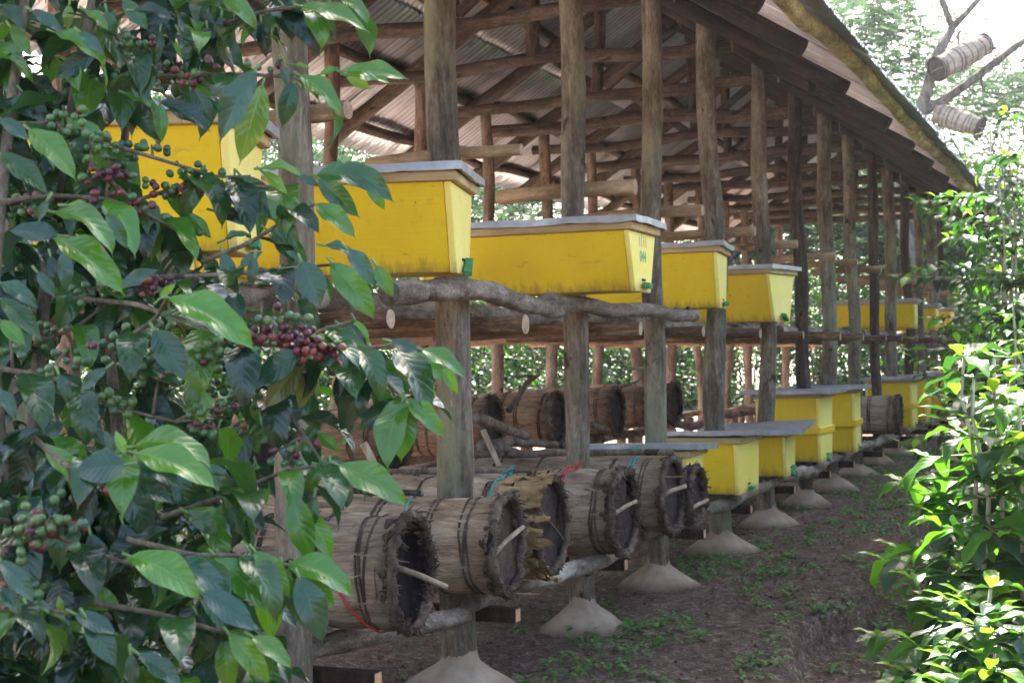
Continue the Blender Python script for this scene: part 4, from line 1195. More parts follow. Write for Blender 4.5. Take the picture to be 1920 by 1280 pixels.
DB = 2.45
HERO = [
 # top right sprays
 (530,10,600,108,2.45,'d',.6),(565,12,693,62,2.35,'g',.45),(572,20,622,86,2.4,'g',.8),(490,42,500,112,2.5,'d',.9),(415,32,412,92,2.5,'b',.8),(300,58,290,126,2.5,'m',.8),(335,58,370,136,2.5,'m',.6),(388,52,396,132,2.5,'d',.8),
 (640,0,690,50,2.4,'g',.5),(570,60,597,108,2.45,'b',.4),(610,0,640,40,2.4,'m',.7),
 (646,134,768,150,2.35,'g',.55),(652,140,735,158,2.4,'g',.5),(650,142,697,168,2.4,'y',.9),(562,142,642,220,2.35,'g',.5),(552,122,582,130,2.4,'y',.6),(600,140,640,128,2.4,'g',.6),
 (478,133,412,270,2.3,'b',.85),(492,160,448,312,2.35,'y',.95),(550,155,528,242,2.4,'m',.9),(530,122,540,166,2.4,'b',.7),
 (300,190,397,250,2.35,'d',.5),(300,195,304,270,2.4,'g',.9),(360,163,402,232,2.4,'m',.8),(250,200,298,268,2.45,'m',.85),(235,175,300,215,2.4,'g',.5),
 (55,243,144,342,2.2,'g',.6),(0,222,57,266,2.1,'b',.3),(0,288,93,367,2.2,'m',.6),(40,170,95,245,2.4,'d',.7),(20,50,60,110,2.3,'g',.7),(60,20,120,65,2.3,'b',.5),(130,10,125,60,2.4,'y',.9),(160,20,205,62,2.35,'g',.5),(100,60,190,118,2.35,'g',.45),(150,60,195,105,2.3,'b',.6),(200,20,215,90,2.4,'m',.8),(230,0,280,60,2.35,'m',.7),(250,20,330,40,2.3,'d',.5),(180,100,100,150,2.4,'d',.7),(0,10,50,60,2.3,'d',.6),(340,0,450,30,2.4,'m',.5),(420,0,480,60,2.4,'g',.6),
 # middle right
 (380,322,337,416,2.4,'m',.9),(490,316,568,330,2.3,'y',.45),(492,322,540,366,2.3,'y',.6),(452,330,531,424,2.4,'m',.8),(440,330,440,392,2.4,'d',.9),(448,345,470,400,2.4,'m',.9),
 (594,328,690,360,2.3,'m',.6),(644,306,741,382,2.3,'m',.65),(597,336,676,410,2.35,'m',.85),(690,340,722,396,2.35,'g',.9),(560,330,600,350,2.35,'b',.5),
 (590,383,668,450,2.3,'g',.6),(560,382,600,440,2.3,'b',.75),(565,490,602,577,2.15,'b',.95,0,5,1.5),(622,493,703,602,2.2,'g',.75),(650,466,704,540,2.15,'b',.85),(608,460,668,482,2.2,'m',.5),(705,498,738,560,2.25,'g',.9),
 (400,395,460,425,2.4,'d',.6),(420,450,470,440,2.3,'m',.5),(478,482,470,540,2.2,'b',.85),(418,474,436,542,2.25,'b',.85),(450,500,495,470,2.3,'b',.4),(350,400,398,450,2.4,'g',.7),(520,400,560,470,2.3,'m',.7),(500,430,580,500,2.35,'m',.6),
 # pale leaf pair and hanging leaves, left middle
 (112,442,14,432,1.95,'b',.35,0,5,1.1),(100,445,236,558,2.0,'g',.5),(100,398,212,486,1.95,'g',.4),(90,375,72,418,1.95,'b',.9),(125,385,180,400,2.0,'y',.5),(200,400,240,470,2.1,'m',.7),
 (120,470,125,550,2.2,'b',.9),(95,480,110,545,2.25,'d',.9),(225,540,300,505,2.2,'b',.3),(260,540,215,610,2.3,'d',.8),
 (315,558,482,662,2.0,'g',.5),(290,618,350,715,2.0,'b',.85,0,5,1.3),(300,560,330,530,2.1,'y',.8),(350,560,420,600,2.3,'d',.6),(560,560,600,620,2.25,'m',.7),(0,530,75,580,2.1,'b',.35),(0,560,80,640,2.15,'m',.6),(0,600,50,650,2.1,'g',.8),(70,510,105,560,2.15,'b',.6),
 (240,680,342,728,2.1,'m',.6),(200,690,150,740,2.0,'b',.6),(110,700,130,760,2.0,'b',.5),(0,730,30,790,2.0,'b',.4),
 # berry cluster leaves
 (568,657,466,732,2.1,'b',.8,0,5,1.0),(566,680,494,768,2.15,'o',.8),(590,680,560,770,2.2,'o',.9),(640,610,690,650,2.2,'b',.7),(620,655,700,690,2.2,'m',.6),(600,640,560,600,2.2,'m',.6),(640,660,600,690,2.15,'b',.7),
 # right tip spray
 (735,668,820,750,2.15,'y',.7),(732,640,795,662,2.1,'b',.5),(790,655,873,712,2.1,'g',.5),(830,688,860,740,2.15,'g',.9),(733,645,770,640,2.15,'g',.8),(700,655,735,700,2.15,'m',.7),(700,670,770,745,2.2,'m',.7),(665,600,692,655,2.2,'g',.9),(760,655,840,720,2.15,'g',.6),
 (760,748,834,822,2.1,'g',.6),(755,752,752,868,2.1,'g',.95,0,5,1.2),(752,748,670,806,2.15,'d',.9),(690,694,636,812,2.15,'d',.9),(632,705,648,785,2.2,'d',.9),(640,690,690,740,2.2,'b',.6),(665,770,720,800,2.2,'b',.3),(700,720,740,800,2.2,'m',.8),(660,810,640,835,2.2,'g',.9),
 # lower leaves over the log hives
 (636,872,767,952,2.0,'g',.65),(620,870,630,940,2.05,'b',.9),(600,868,572,930,2.05,'g',.9),(600,872,680,905,2.05,'m',.4),(545,925,583,1057,2.0,'g',.8),(582,960,624,1050,2.0,'g',.9),(560,910,600,960,2.05,'m',.7),(590,930,580,1000,2.0,'m',.9),
 (540,1058,660,1124,1.95,'g',.55),(555,1062,630,1140,1.95,'g',.8),(560,1080,604,1207,1.9,'b',.9,0,1,1.1),(545,1080,570,1180,1.95,'m',.9),(530,1060,545,1130,1.95,'g',.9),
 (255,850,410,920,1.85,'g',.55),(250,838,398,886,1.9,'g',.4),(238,870,134,888,1.8,'b',.4,0,5,1.6),(235,850,215,805,1.85,'y',.8),(250,870,340,915,1.85,'b',.4),(255,880,320,940,1.9,'m',.7),(215,850,195,805,1.85,'b',.7),(230,900,330,945,1.9,'b',.3),
 (245,1043,378,1127,1.8,'g',.6),(318,1050,438,1122,1.85,'b',.5),(377,1108,425,1212,1.85,'b',.85),(380,1108,484,1186,1.8,'b',.55),(403,1040,512,1154,1.9,'g',.6),(478,1033,544,1122,1.9,'g',.75),(470,1035,505,1085,1.9,'b',.6),
 (430,1188,508,1282,1.8,'g',.8),(473,1193,548,1255,1.8,'g',.6),(260,1225,345,1290,1.75,'b',.8),(245,1225,250,1290,1.75,'b',.9),(370,1150,400,1230,1.85,'b',.8),(420,1195,430,1300,1.85,'g',.95),
 (52,1137,82,1212,1.75,'b',.8),(100,1150,45,1140,1.75,'m',.5),(160,1155,220,1255,1.75,'b',.8),(140,1150,222,1190,1.75,'b',.35),(115,1150,110,1115,1.8,'y',.9),(0,1050,66,1133,1.7,'b',.5),(0,1100,40,1160,1.7,'b',.7),(120,1165,130,1230,1.8,'m',.9),
 (470,810,400,915,2.2,'d',.9,0,0,1.2),(410,800,385,880,2.25,'d',.9),(480,870,500,950,2.2,'g',.9),(430,860,480,960,2.2,'m',.8),(330,880,360,980,2.1,'m',.9),(310,800,290,900,2.2,'d',.9),(200,760,140,810,2.1,'d',.5),(120,790,70,850,2.1,'b',.8),(150,780,200,840,2.1,'b',.9),(60,830,20,940,2.0,'d',.8),(120,850,60,920,2.05,'b',.7),
 (170,1000,200,1100,1.95,'d',.9),(230,980,260,1080,2.0,'d',.9),(180,920,120,1030,2.0,'d',.9),(300,1010,310,1080,2.0,'m',.9),(60,960,0,1010,1.9,'m',.5),(350,960,410,1010,2.0,'m',.6),(420,930,460,1010,2.1,'m',.8),(520,800,480,840,2.2,'m',.6),(600,790,560,850,2.2,'m',.8),(590,810,640,850,2.2,'g',.7),
]
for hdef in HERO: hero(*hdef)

BR = [
 [(150,190,2.5),(210,145,2.5),(330,143,2.45),(440,138,2.42),(560,146,2.4),(630,200,2.38)],
 [(20,232,2.3),(100,232,2.32),(220,275,2.35),(330,308,2.38),(410,332,2.4),(470,330,2.4)],
 [(110,262,2.35),(190,325,2.35),(245,372,2.36),(300,412,2.38),(350,450,2.4)],
 [(0,378,2.25),(100,366,2.28),(200,372,2.3),(270,398,2.32),(345,440,2.35)],
 [(150,400,2.4),(270,372,2.4),(350,345,2.4),(480,352,2.38),(560,345,2.35)],
 [(270,400,2.35),(278,430,2.35),(276,470,2.35)],
 [(380,490,2.35),(470,455,2.3),(530,415,2.3),(590,383,2.3)],
 [(300,520,2.3),(420,515,2.25),(520,505,2.2),(640,495,2.2)],
 [(150,560,2.3),(260,570,2.2),(380,620,2.15),(470,645,2.12),(560,650,2.12),(650,650,2.14),(740,652,2.15)],
 [(230,640,2.1),(290,600,2.08),(310,565,2.05),(320,550,2.0)],
 [(0,690,2.1),(120,712,2.1),(220,765,2.1),(330,790,2.12)],
 [(40,800,2.0),(130,880,1.92),(200,862,1.86),(240,850,1.85)],
 [(0,975,1.85),(60,985,1.85),(140,1020,1.86),(250,1060,1.85)],
 [(300,970,2.05),(420,930,2.08),(540,880,2.05),(620,870,2.04)],
 [(240,1010,1.95),(360,1040,1.9),(450,1040,1.9),(540,1060,1.95)],
 [(180,1130,1.85),(300,1150,1.82),(420,1185,1.8)],
 [(0,1140,1.75),(60,1138,1.75),(130,1150,1.75)],
 [(420,45,2.45),(500,20,2.42),(580,12,2.4),(650,5,2.4)],
 [(220,70,2.45),(260,75,2.45),(270,120,2.45)],
 [(620,700,2.2),(690,690,2.18),(755,745,2.12)],
 [(470,700,2.2),(540,770,2.2),(600,860,2.05)],
 [(0,560,2.3),(80,640,2.3),(150,610,2.3),(220,550,2.3)],
 [(560,640,2.14),(600,620,2.2),(665,600,2.2)],
]
SM = [branch(b_, .0042, .002, False) for b_ in BR]
# main stems of the bush
for pts in ([(60,1500,2.2),(90,1150,2.2),(60,800,2.35),(100,400,2.5),(160,60,2.55),(220,-200,2.6)], [(-60,1500,2.0),(10,1000,2.0),(-20,600,2.2),(20,200,2.4),(60,-100,2.5)],
            [(200,1500,2.3),(190,1200,2.3),(230,900,2.4),(200,600,2.5),(240,200,2.65)], [(-150,1400,1.8),(-60,1150,1.8),(0,1060,1.8),(60,985,1.85)]):
    branch(pts, .014, .007)

# cherries along the older wood
CL = [(185,140,9,.1),(255,75,9,.1),(250,150,8,.3),(205,150,12,.05),(310,135,12,.15),(370,145,5,.5),(425,122,3,.8),(493,122,8,.3),(120,215,7,.1),(235,150,8,.4),(150,245,8,.0),(205,262,7,.0),(230,285,8,.0),(285,280,8,.0),(335,312,3,.0),(375,312,5,.1),
      (185,310,12,.8),(205,325,14,.85),(235,325,8,.7),(220,370,9,.8),(300,355,8,.5),(325,350,9,.4),(275,395,5,.5),(300,430,10,.05),(345,440,10,.0),(385,355,5,.6),(170,290,7,.0),(110,240,6,.05),(30,370,6,.5),(45,395,8,.5),(360,325,4,.3),
      (175,545,10,.0),(190,555,9,.0),(285,530,12,.9),(270,545,8,.9),(455,655,7,.6),(510,625,9,.95),(545,630,14,1.0),(575,640,18,1.0),(590,660,16,1.0),(600,675,8,1.0),(430,720,14,.0),(445,745,12,.0),(405,690,9,.0),(465,690,8,.2),(370,680,6,.1),(385,800,9,.5),(395,770,8,.3),
      (190,745,8,.0),(210,760,8,.0),(70,640,8,.0),(110,680,9,.0),(140,660,8,.05),(95,620,7,.1),(20,650,6,.0),(215,655,8,.1),(250,620,8,.0),(330,610,9,.1),(420,650,9,.05),
      (95,975,10,.15),(60,985,8,.4),(115,985,8,.1),(135,925,4,.1),(180,905,3,.9),(85,1015,3,.9),(10,1040,6,.05),(5,945,4,.0),(30,1100,8,.0),(20,1130,8,.1),(555,850,6,.4),(520,800,5,.4),(545,835,4,.5),(60,1000,5,.2),(300,700,8,.0),(260,690,8,.0),(490,590,6,.3),(540,590,4,.2)]
for (cx_, cy_, n_, rp) in CL:
    # hang each cluster on the nearest twig's depth
    best = min(((p - P(cx_, cy_, dd)).length, dd) for dd in (1.8, 1.95, 2.1, 2.2, 2.3, 2.4, 2.5) for sm_ in SM for p in sm_[::2])
    pc = P(cx_, cy_, best[1])
    tw = min((p for sm_ in SM for p in sm_), key=lambda p: (p - pc).length)
    if (tw - pc).length > .02: twigs.tube([tw, tw.lerp(pc, .5) + Vector((0, 0, .006)), pc + (pc - tw).normalized() * .02], [.0026, .0022, .0015], 6, flat=True)
    berries(bush, pc, CR, int(n_ * 1.0 + .5), rp, rb, spread=.017, rad=.0062)

# leaves in pairs along the twigs, and the darker mass behind
for sm_ in SM:
    n = len(sm_)
    for i in range(2, n, 4):
        p = sm_[i]; d = (sm_[min(i + 1, n - 1)] - sm_[max(0, i - 1)]).normalized()
        side = d.cross(Vector((0, 0, 1))).normalized()
        for s in (-1, 1):
            if rb.random() < .55: continue
            ax = (d * .5 + side * s * .8 + Vector((0, 0, rb.uniform(-.9, .0)))).normalized()
            LV.add(rb.choice((1, 2, 4)), p, ax, Vector((0, 0, 1)) + toward_cam(p + BO) * rb.uniform(0, .6), rb.uniform(.09, .14), tint(rb.choice('mdmg')))
# region of the mass: right-hand limit at each height, in the photograph's own rows
def limit(py):
    ks = [(-200, 640), (0, 560), (60, 520), (130, 430), (170, 300), (215, 230), (330, 200), (430, 260), (500, 420), (560, 540), (640, 560), (760, 570), (850, 520), (900, 450), (1000, 430), (1100, 480), (1200, 500), (1300, 520)]
    for (a, b_), (c_, d_) in zip(ks, ks[1:]):
        if a <= py <= c_: return b_ + (d_ - b_) * (py - a) / (c_ - a)
    return 300
cnt = 0
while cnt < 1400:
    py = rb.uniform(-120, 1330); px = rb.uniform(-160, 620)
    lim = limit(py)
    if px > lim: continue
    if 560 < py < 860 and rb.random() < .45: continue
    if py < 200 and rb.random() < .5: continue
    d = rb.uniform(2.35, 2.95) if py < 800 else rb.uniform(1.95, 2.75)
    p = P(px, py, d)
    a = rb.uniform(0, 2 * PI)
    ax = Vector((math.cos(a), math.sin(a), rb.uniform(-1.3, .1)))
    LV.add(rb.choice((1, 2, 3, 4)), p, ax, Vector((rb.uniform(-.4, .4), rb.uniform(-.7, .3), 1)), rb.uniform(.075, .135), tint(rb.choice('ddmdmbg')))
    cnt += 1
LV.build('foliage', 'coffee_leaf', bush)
twigs.add(greens.V, greens.F, None, 1)
twigs.build('branches', ['twig_bark', 'green_stem'], bush)


# ------------------------------------------------------------------ coffee plants right of the path
def coffee_plant(name, label, x, y, h, w, nstem, seed, temps, size, kinds, density=1.0, lean=0.0, cherries=0, stem='white_stem', leafmat_='young_leaf', group=None, step=.055):
    q = random.Random(seed)
    g = gz(x, y)
    t = thing(name, label, 'coffee plant', (x, y, g), 0, group)
    L = Leaves(temps)
    wood_, grn = Bag(), Bag()
    nodes = []
    for s in range(nstem):
        a = q.uniform(0, 2 * PI)
        b0 = Vector((math.cos(a) * .08, math.sin(a) * .08, 0))
        tip = Vector((math.cos(a) * w * q.uniform(.1, .35) + lean, math.sin(a) * w * q.uniform(.1, .35), h * q.uniform(.82, 1)))
        m = 12
        path = [b0.lerp(tip, i / m) + Vector((noise.noise(Vector((s, i * .4, seed))), noise.noise(Vector((s + 9, i * .4, seed))), 0)) * .05 for i in range(m + 1)]
        wood_.tube(path, [.013 * (1 - .65 * i / m) for i in range(m + 1)], 7, rn=.1, rfreq=20, flat=True)
        for i in range(2, m + 1):
            z = i / m
            reach = w * (0.35 + .65 * math.sin(PI * min(1, z * 1.0)) ** .7) * q.uniform(.6, 1.0)
            if z > .9: reach *= .45
            nb = 2 if density >= 1 else 1
            a0 = q.uniform(0, 2 * PI)
            for k in range(nb):
                aa = a0 + k * PI + q.uniform(-.3, .3)
                d = Vector((math.cos(aa), math.sin(aa), q.uniform(.0, .45))).normalized()
                ln = reach
                pts = [path[i] + d * ln * j / 6 + Vector((0, 0, -.12 * ln * (j / 6) ** 2)) for j in range(7)]
                grn.tube(pts, [.0045 * (1 - .6 * j / 6) for j in range(7)], 5, flat=True)
                side = d.cross(Vector((0, 0, 1))).normalized()
                u = .1 + q.random() * .05
                while u < ln:
                    f = u / ln; p = pts[0].lerp(pts[-1], f) + Vector((0, 0, -.12 * ln * (f * f - f)))
                    young = f > .75
                    for s2 in (-1, 1):
                        if q.random() > density * .95: continue
                        ax = d * q.uniform(.35, .8) + side * s2 * q.uniform(.6, 1) + Vector((0, 0, q.uniform(-.75, .25)))
                        kd = q.choice(kinds if not young else kinds + 'gy')
                        L.add(q.randrange(len(temps)), p, ax, Vector((q.uniform(-.3, .3), q.uniform(-.3, .3), 1)), size * q.uniform(.7, 1.15) * (1 - .25 * (f > .9)), tint(kd, q))
                    if cherries and q.random() < .18 and f < .7: nodes.append((p, d))
                    u += step * q.uniform(.85, 1.3)
                L.add(0, pts[-1], d + Vector((0, 0, .3)), (0, 0, 1), size * .6, tint('y', q))
            if z > .3:
                for k in range(3):
                    aa = q.uniform(0, 2 * PI)
                    L.add(q.randrange(len(temps)), path[i], Vector((math.cos(aa), math.sin(aa), q.uniform(-.4, .4))), (0, 0, 1), size * q.uniform(.6, 1), tint(q.choice(kinds), q))
    L.build('foliage', leafmat_, t)
    wood_.add(grn.V, grn.F, None, 1)
    wood_.build('stems', [stem, 'green_stem'], t)
    q.shuffle(nodes)
    for p, d in nodes[:cherries]: berries(t, p + Vector((0, 0, -.01)), d, q.randint(3, 7), q.choice((.2, .7, .9)), q, spread=.016, rad=.0078)
    return t


coffee_plant('coffee_plant', 'sunlit young coffee plant right of the path with pale stems and yellow-green leaves', 2.06, 4.6, 1.45, .33, 6, 5, BIG, .165, 'gmgm', density=1.0, cherries=10)
coffee_plant('coffee_plant', 'low coffee plant in the bottom right corner with broad leaves and red cherries', 2.12, 3.75, .82, .24, 6, 9, BIG, .15, 'gmbm', density=1.0, cherries=8)
coffee_plant('coffee_plant', 'knee-high leafy coffee plant between the bottom right plant and the tall sunlit one', 2.05, 4.1, .90, .20, 5, 33, BIG, .165, 'mgmb', density=1.0, cherries=6)
coffee_plant('coffee_plant', 'shaded coffee plant behind the sunlit one at the path edge', 2.12, 6.0, 1.45, .42, 5, 15, BIG, .13, 'mdgm', density=1.0, cherries=6)
coffee_plant('coffee_plant', 'slender coffee plant leaning into the path with bare lower stem', 1.95, 7.9, 1.75, .62, 4, 21, MIDL, .13, 'mgm', density=.9)
coffee_plant('coffee_plant', 'tall coffee plant beside the path reaching up to the roof edge', 1.9, 9.4, 2.85, .78, 7, 27, MIDL, .135, 'mgmd', density=1.0)

# hedge-sized bushes: three built, the rest copied
def hedge_bush(seed, n, w, h, size=.13):
    q = random.Random(seed)
    L = Leaves(MIDL)
    wood_ = Bag()
    for s in range(5):
        a = q.uniform(0, 2 * PI)
        tip = Vector((math.cos(a) * w * .45, math.sin(a) * w * .45, h * q.uniform(.7, .95)))
        wood_.tube([Vector((math.cos(a) * .1, math.sin(a) * .1, -.05)), tip * .5 + Vector((0, 0, .05)), tip], [.022, .016, .006], 6, flat=True)
    clumps = []
    for _ in range(34):
        a = q.uniform(0, 2 * PI); z = q.uniform(.08, 1) * h
        rr = w * math.sqrt(q.uniform(.15, 1)) * (0.55 + .45 * math.sin(PI * min(1, .15 + .8 * z / h)))
        clumps.append(Vector((rr * math.cos(a), rr * math.sin(a), z)))
    for _ in range(n):
        c = q.choice(clumps)
        d = Vector((q.gauss(0, 1), q.gauss(0, 1), q.gauss(0, .7)))
        p = c + d * .20
        if p.z < .02: p.z = q.uniform(.05, .3)
        a = q.uniform(0, 2 * PI)
        out = Vector((p.x, p.y, 0)).normalized() * .6
        L.add(q.randrange(3), p, Vector((math.cos(a), math.sin(a), q.uniform(-.9, .3))) + out, Vector((q.uniform(-.4, .4), q.uniform(-.4, .4), 1)), size * q.uniform(.7, 1.2), tint(q.choice('mdmmg'), q))
    return L, wood_


HB = []
for s_, (n_, w_, h_) in enumerate(((2300, .95, 2.35), (2100, .85, 2.1), (2500, 1.0, 2.6))):
    L, wd = hedge_bush(60 + s_, n_, w_, h_)
    HB.append((L, wd))
HBM = []


def place_bush(kind, x, y, sc, rz, label, group):
    t = thing('coffee_shrub', label, 'coffee plant', (x, y, gz(x, y) - .03), rz, group)
    t.scale = (sc, sc, sc)
    if len(HBM) <= kind:
        for k in range(len(HBM), kind + 1):
            f_ = HB[k][0].build('foliage', 'hedge_leaf', t); s2 = HB[k][1].build('stems', 'twig_bark', t)
            HBM.append((f_.data, s2.data))
            if k < kind: bpy.data.objects.remove(f_); bpy.data.objects.remove(s2)
    else:
        place('foliage', HBM[kind][0], t); place('stems', HBM[kind][1], t)
    return t


rh = random.Random(31)
GH = 'coffee hedge behind the shed'
y = 6.0; i_ = 0
while y < 33:
    place_bush(i_ % 3, -6.2 + rh.uniform(-.25, .25), y, rh.uniform(.82, 1.0), rh.uniform(0, 6), 'dark coffee shrub in the hedge along the back of the shed', GH)
    y += rh.uniform(1.15, 1.5); i_ += 1
y = 8.0
while y < 36:
    place_bush(i_ % 3, -8.2 + rh.uniform(-.5, .5), y, rh.uniform(1.0, 1.25), rh.uniform(0, 6), 'tall coffee shrub of the second row behind the shed', 'second row of coffee behind the shed')
    y += rh.uniform(1.7, 2.2); i_ += 1
GP = 'coffee shrubs along the right of the path'
for x, y, s in ((2.55, 8.3, .8), (2.45, 11.0, .9), (2.3, 12.9, .95), (2.15, 15.0, 1.0), (2.1, 17.2, 1.05), (1.95, 19.6, 1.05), (1.9, 22, 1.1), (3.2, 10, 1.1), (3.2, 14, 1.2), (3.1, 18, 1.3), (2.9, 22, 1.3)):
    place_bush(i_ % 3, x, y, s, rh.uniform(0, 6), 'leafy coffee shrub in the row along the right side of the path', GP); i_ += 1
GE = 'coffee shrubs closing the far end of the path'
for x, y, s in ((1.2, 25.3, 1.0), (0.1, 26.5, 1.05), (-1.2, 26.2, 1.1), (-2.6, 26.8, 1.05), (2.2, 27, 1.25), (-3.6, 25.5, 1.0), (.6, 29, 1.35), (-1.0, 30, 1.4), (-2.6, 30.5, 1.4), (2.2, 31, 1.5), (3.6, 29, 1.4)):
    place_bush(i_ % 3, x, y, s, rh.uniform(0, 6), 'leafy shrub in the green mass beyond the end of the shed', GE); i_ += 1


# ------------------------------------------------------------------ trees
def tree_mesh(seed, H, spread, nl, flat=True, leaf=.16, trunk_r=.16, clump=.75, kinds='mg', bare=.35):
    q = random.Random(seed)
    wood_ = Bag()
    L = Leaves(SMALL)
    top = Vector((q.uniform(-.8, .8), q.uniform(-.8, .8), H * .62))
    m = 10
    path = [Vector((0, 0, -.1)).lerp(top, i / m) + Vector((noise.noise(Vector((seed, i * .5, 0))), noise.noise(Vector((seed, 4, i * .5))), 0)) * .25 for i in range(m + 1)]
    wood_.tube(path, [trunk_r * (1 - .6 * i / m) for i in range(m + 1)], 10, rn=.12, flat=True)
    ends = []
    for k in range(15):
        i = q.randint(int(m * bare) + 1, m)
        a = q.uniform(0, 2 * PI)
        rr = spread * q.uniform(.35, 1)
        e = path[i] + Vector((math.cos(a) * rr, math.sin(a) * rr, H * q.uniform(.10, .38)))
        e.z = min(e.z, H)
        md = path[i].lerp(e, .5) + Vector((0, 0, -.08 * rr)) + Vector((q.uniform(-.2, .2), q.uniform(-.2, .2), 0))
        r_ = trunk_r * .42 * (1 - .5 * i / m)
        wood_.tube([path[i], md, e], [r_, r_ * .65, r_ * .25], 7, rn=.1, flat=True)
        for s in range(4):
            e2 = e + Vector((q.gauss(0, 1), q.gauss(0, 1), q.gauss(0, .35))) * spread * .22
            wood_.tube([md.lerp(e, q.uniform(.3, 1)), e2], [r_ * .25, r_ * .08], 5, flat=True)
            ends.append(e2)
        ends.append(e)
    for _ in range(nl):
        c = q.choice(ends)
        # a spray: leaflets paired along a short rachis
        p = c + Vector((q.gauss(0, 1) * clump, q.gauss(0, 1) * clump, q.gauss(0, .30 if flat else .7) * clump))
        a = q.uniform(0, 2 * PI)
        d = Vector((math.cos(a), math.sin(a), q.uniform(-.45, .15)))
        side = d.cross(Vector((0, 0, 1))).normalized()
        ln = leaf * q.uniform(1.6, 2.6)
        tn = tint(q.choice(kinds), q)
        for j in range(5):
            pp = p + d * ln * j / 5
            for s in (-1, 1):
                L.add(q.randrange(2), pp, d * .5 + side * s + Vector((0, 0, q.uniform(-.3, .1))), Vector((q.uniform(-.3, .3), q.uniform(-.3, .3), 1)), leaf * q.uniform(.7, 1.1), tn)
    return wood_, L


TREES = []
for s_, kw in enumerate((dict(H=11, spread=4.6, nl=2500, leaf=.125, clump=.8, kinds='tu'), dict(H=8.5, spread=3.4, nl=2500, flat=False, leaf=.12, clump=.75, kinds='tuu', bare=.2), dict(H=13, spread=5.2, nl=2700, leaf=.14, clump=.95, kinds='tut'))):
    w_, L = tree_mesh(300 + s_, **kw)
    TREES.append([w_, L, None, None])


def place_tree(kind, x, y, sc, rz, label, group=None, name='shade_tree'):
    t = thing(name, label, 'tree', (x, y, gz(x, y)), rz, group)
    t.scale = (sc, sc, sc)
    T = TREES[kind]
    if T[2] is None:
        T[2] = T[0].build('trunk', 'tree_bark', t).data
        T[3] = T[1].build('crown', 'tree_leaf', t).data
    else:
        place('trunk', T[2], t); place('crown', T[3], t)
    return t


GT = 'trees standing beyond the shed'
rt = random.Random(8)
for (k_, x, y, s) in ((0, -6.2, 35, 1.0), (1, -2.6, 36, .95), (1, 0.6, 37, .88), (1, -0.6, 33, .82), (1, 3, 41, .98), (1, -3.8, 40, 1.05), (1, 1.5, 38, .85), (0, 5.5, 36, .7), (2, -8, 42, 1.0), (1, -1.5, 44, .95), (1, 4.5, 32, .8), (1, 9, 44, 1.0), (1, -6.5, 36, 1.1), (1, 1, 52, 1.15), (1, 4, 46, 1.0), (0, -13, 46, 1.2), (1, 7.5, 26, .9), (0, -5, 52, .9), (1, -9, 54, 1.5), (1, 8, 56, 1.25), (1, 13, 50, 1.3)):
    place_tree(k_, x, y, s, rt.uniform(0, 6), 'pale green tree with an open leafy crown beyond the end of the shed', GT)
GL = 'trees behind the coffee hedge'
for (k_, x, y, s) in ((1, -9.5, 10, .75), (1, -10.5, 15, .85), (1, -9.5, 20, .8), (1, -11, 25, .95), (1, -10, 30, .9), (0, -16, 18, .9), (0, -17, 30, 1.0), (2, -16, 38, 1.0), (1, -14, 12, .9)):
    place_tree(k_, x, y, s, rt.uniform(0, 6), 'leafy tree rising behind the coffee hedge on the far side of the shed', GL)

# the tree that carries two hanging log hives
hx = thing('hive_tree', 'bare limbed tree holding two hanging log hives above the roof end', 'tree', (-0.95, 27.0, gz(-.95, 27)))
HO = Vector(hx.location)
b = Bag()


def H(px, py, d=27.0): return at(px, py, d=d) - HO


b.tube([Vector((0, 0, -.1)), Vector((0, 0, 2.0)), H(1690, 330), H(1722, 222), H(1738, 170), H(1755, 110), H(1785, 52)], [.20, .17, .13, .115, .11, .10, .08], 10, rn=.12, flat=True)
b.tube([H(1785, 52), H(1770, 10), H(1748, -40), H(1730, -120)], [.06, .055, .05, .03], 8, rn=.1, flat=True)
b.tube([H(1785, 52), H(1812, 25), H(1838, -5), H(1880, -80)], [.07, .06, .055, .03], 8, rn=.1, flat=True)
b.tube([H(1735, 208), H(1765, 190), H(1810, 160), H(1850, 130), H(1900, 90), H(1980, 40)], [.085, .085, .08, .075, .065, .03], 8, rn=.12, flat=True)
b.tube([H(1838, 145), H(1845, 172), H(1880, 178), H(1925, 165)], [.03, .025, .022, .015], 6, flat=True)
b.tube([H(1800, 60), H(1797, 62), H(1797, 90)], [.03, .03, .02], 6, flat=True)
b.build('trunk', 'tree_bark', hx)
L = Leaves(SMALL); qh = random.Random(12)
hubs = [H(1600, 20, 27), H(1640, 60, 27.5), H(1690, 30, 28), H(1660, 110, 27), H(1705, 130, 28), H(1720, 60, 28.5), H(1650, 10, 28), H(1900, 160, 28), H(1880, 190, 28), H(1850, 200, 28.5), H(1590, 70, 28), H(1625, 120, 29), H(1690, 215, 29), H(1685, 170, 29)]
for c_ in hubs:
    for _ in range(60):
        p = c_ + Vector((qh.gauss(0, .42), qh.gauss(0, .5), qh.gauss(0, .2)))
        a = qh.uniform(0, 2 * PI); d = Vector((math.cos(a), math.sin(a), qh.uniform(-.45, .15))); side = d.cross(Vector((0, 0, 1))).normalized()
        tn = tint(qh.choice('ttu'), qh)
        for j in range(5):
            for s in (-1, 1): L.add(qh.randrange(2), p + d * .26 * j / 5, d * .5 + side * s, (qh.uniform(-.3, .3), qh.uniform(-.3, .3), 1), .11 * qh.uniform(.7, 1.1), tn)
L.build('crown', 'tree_leaf', hx)


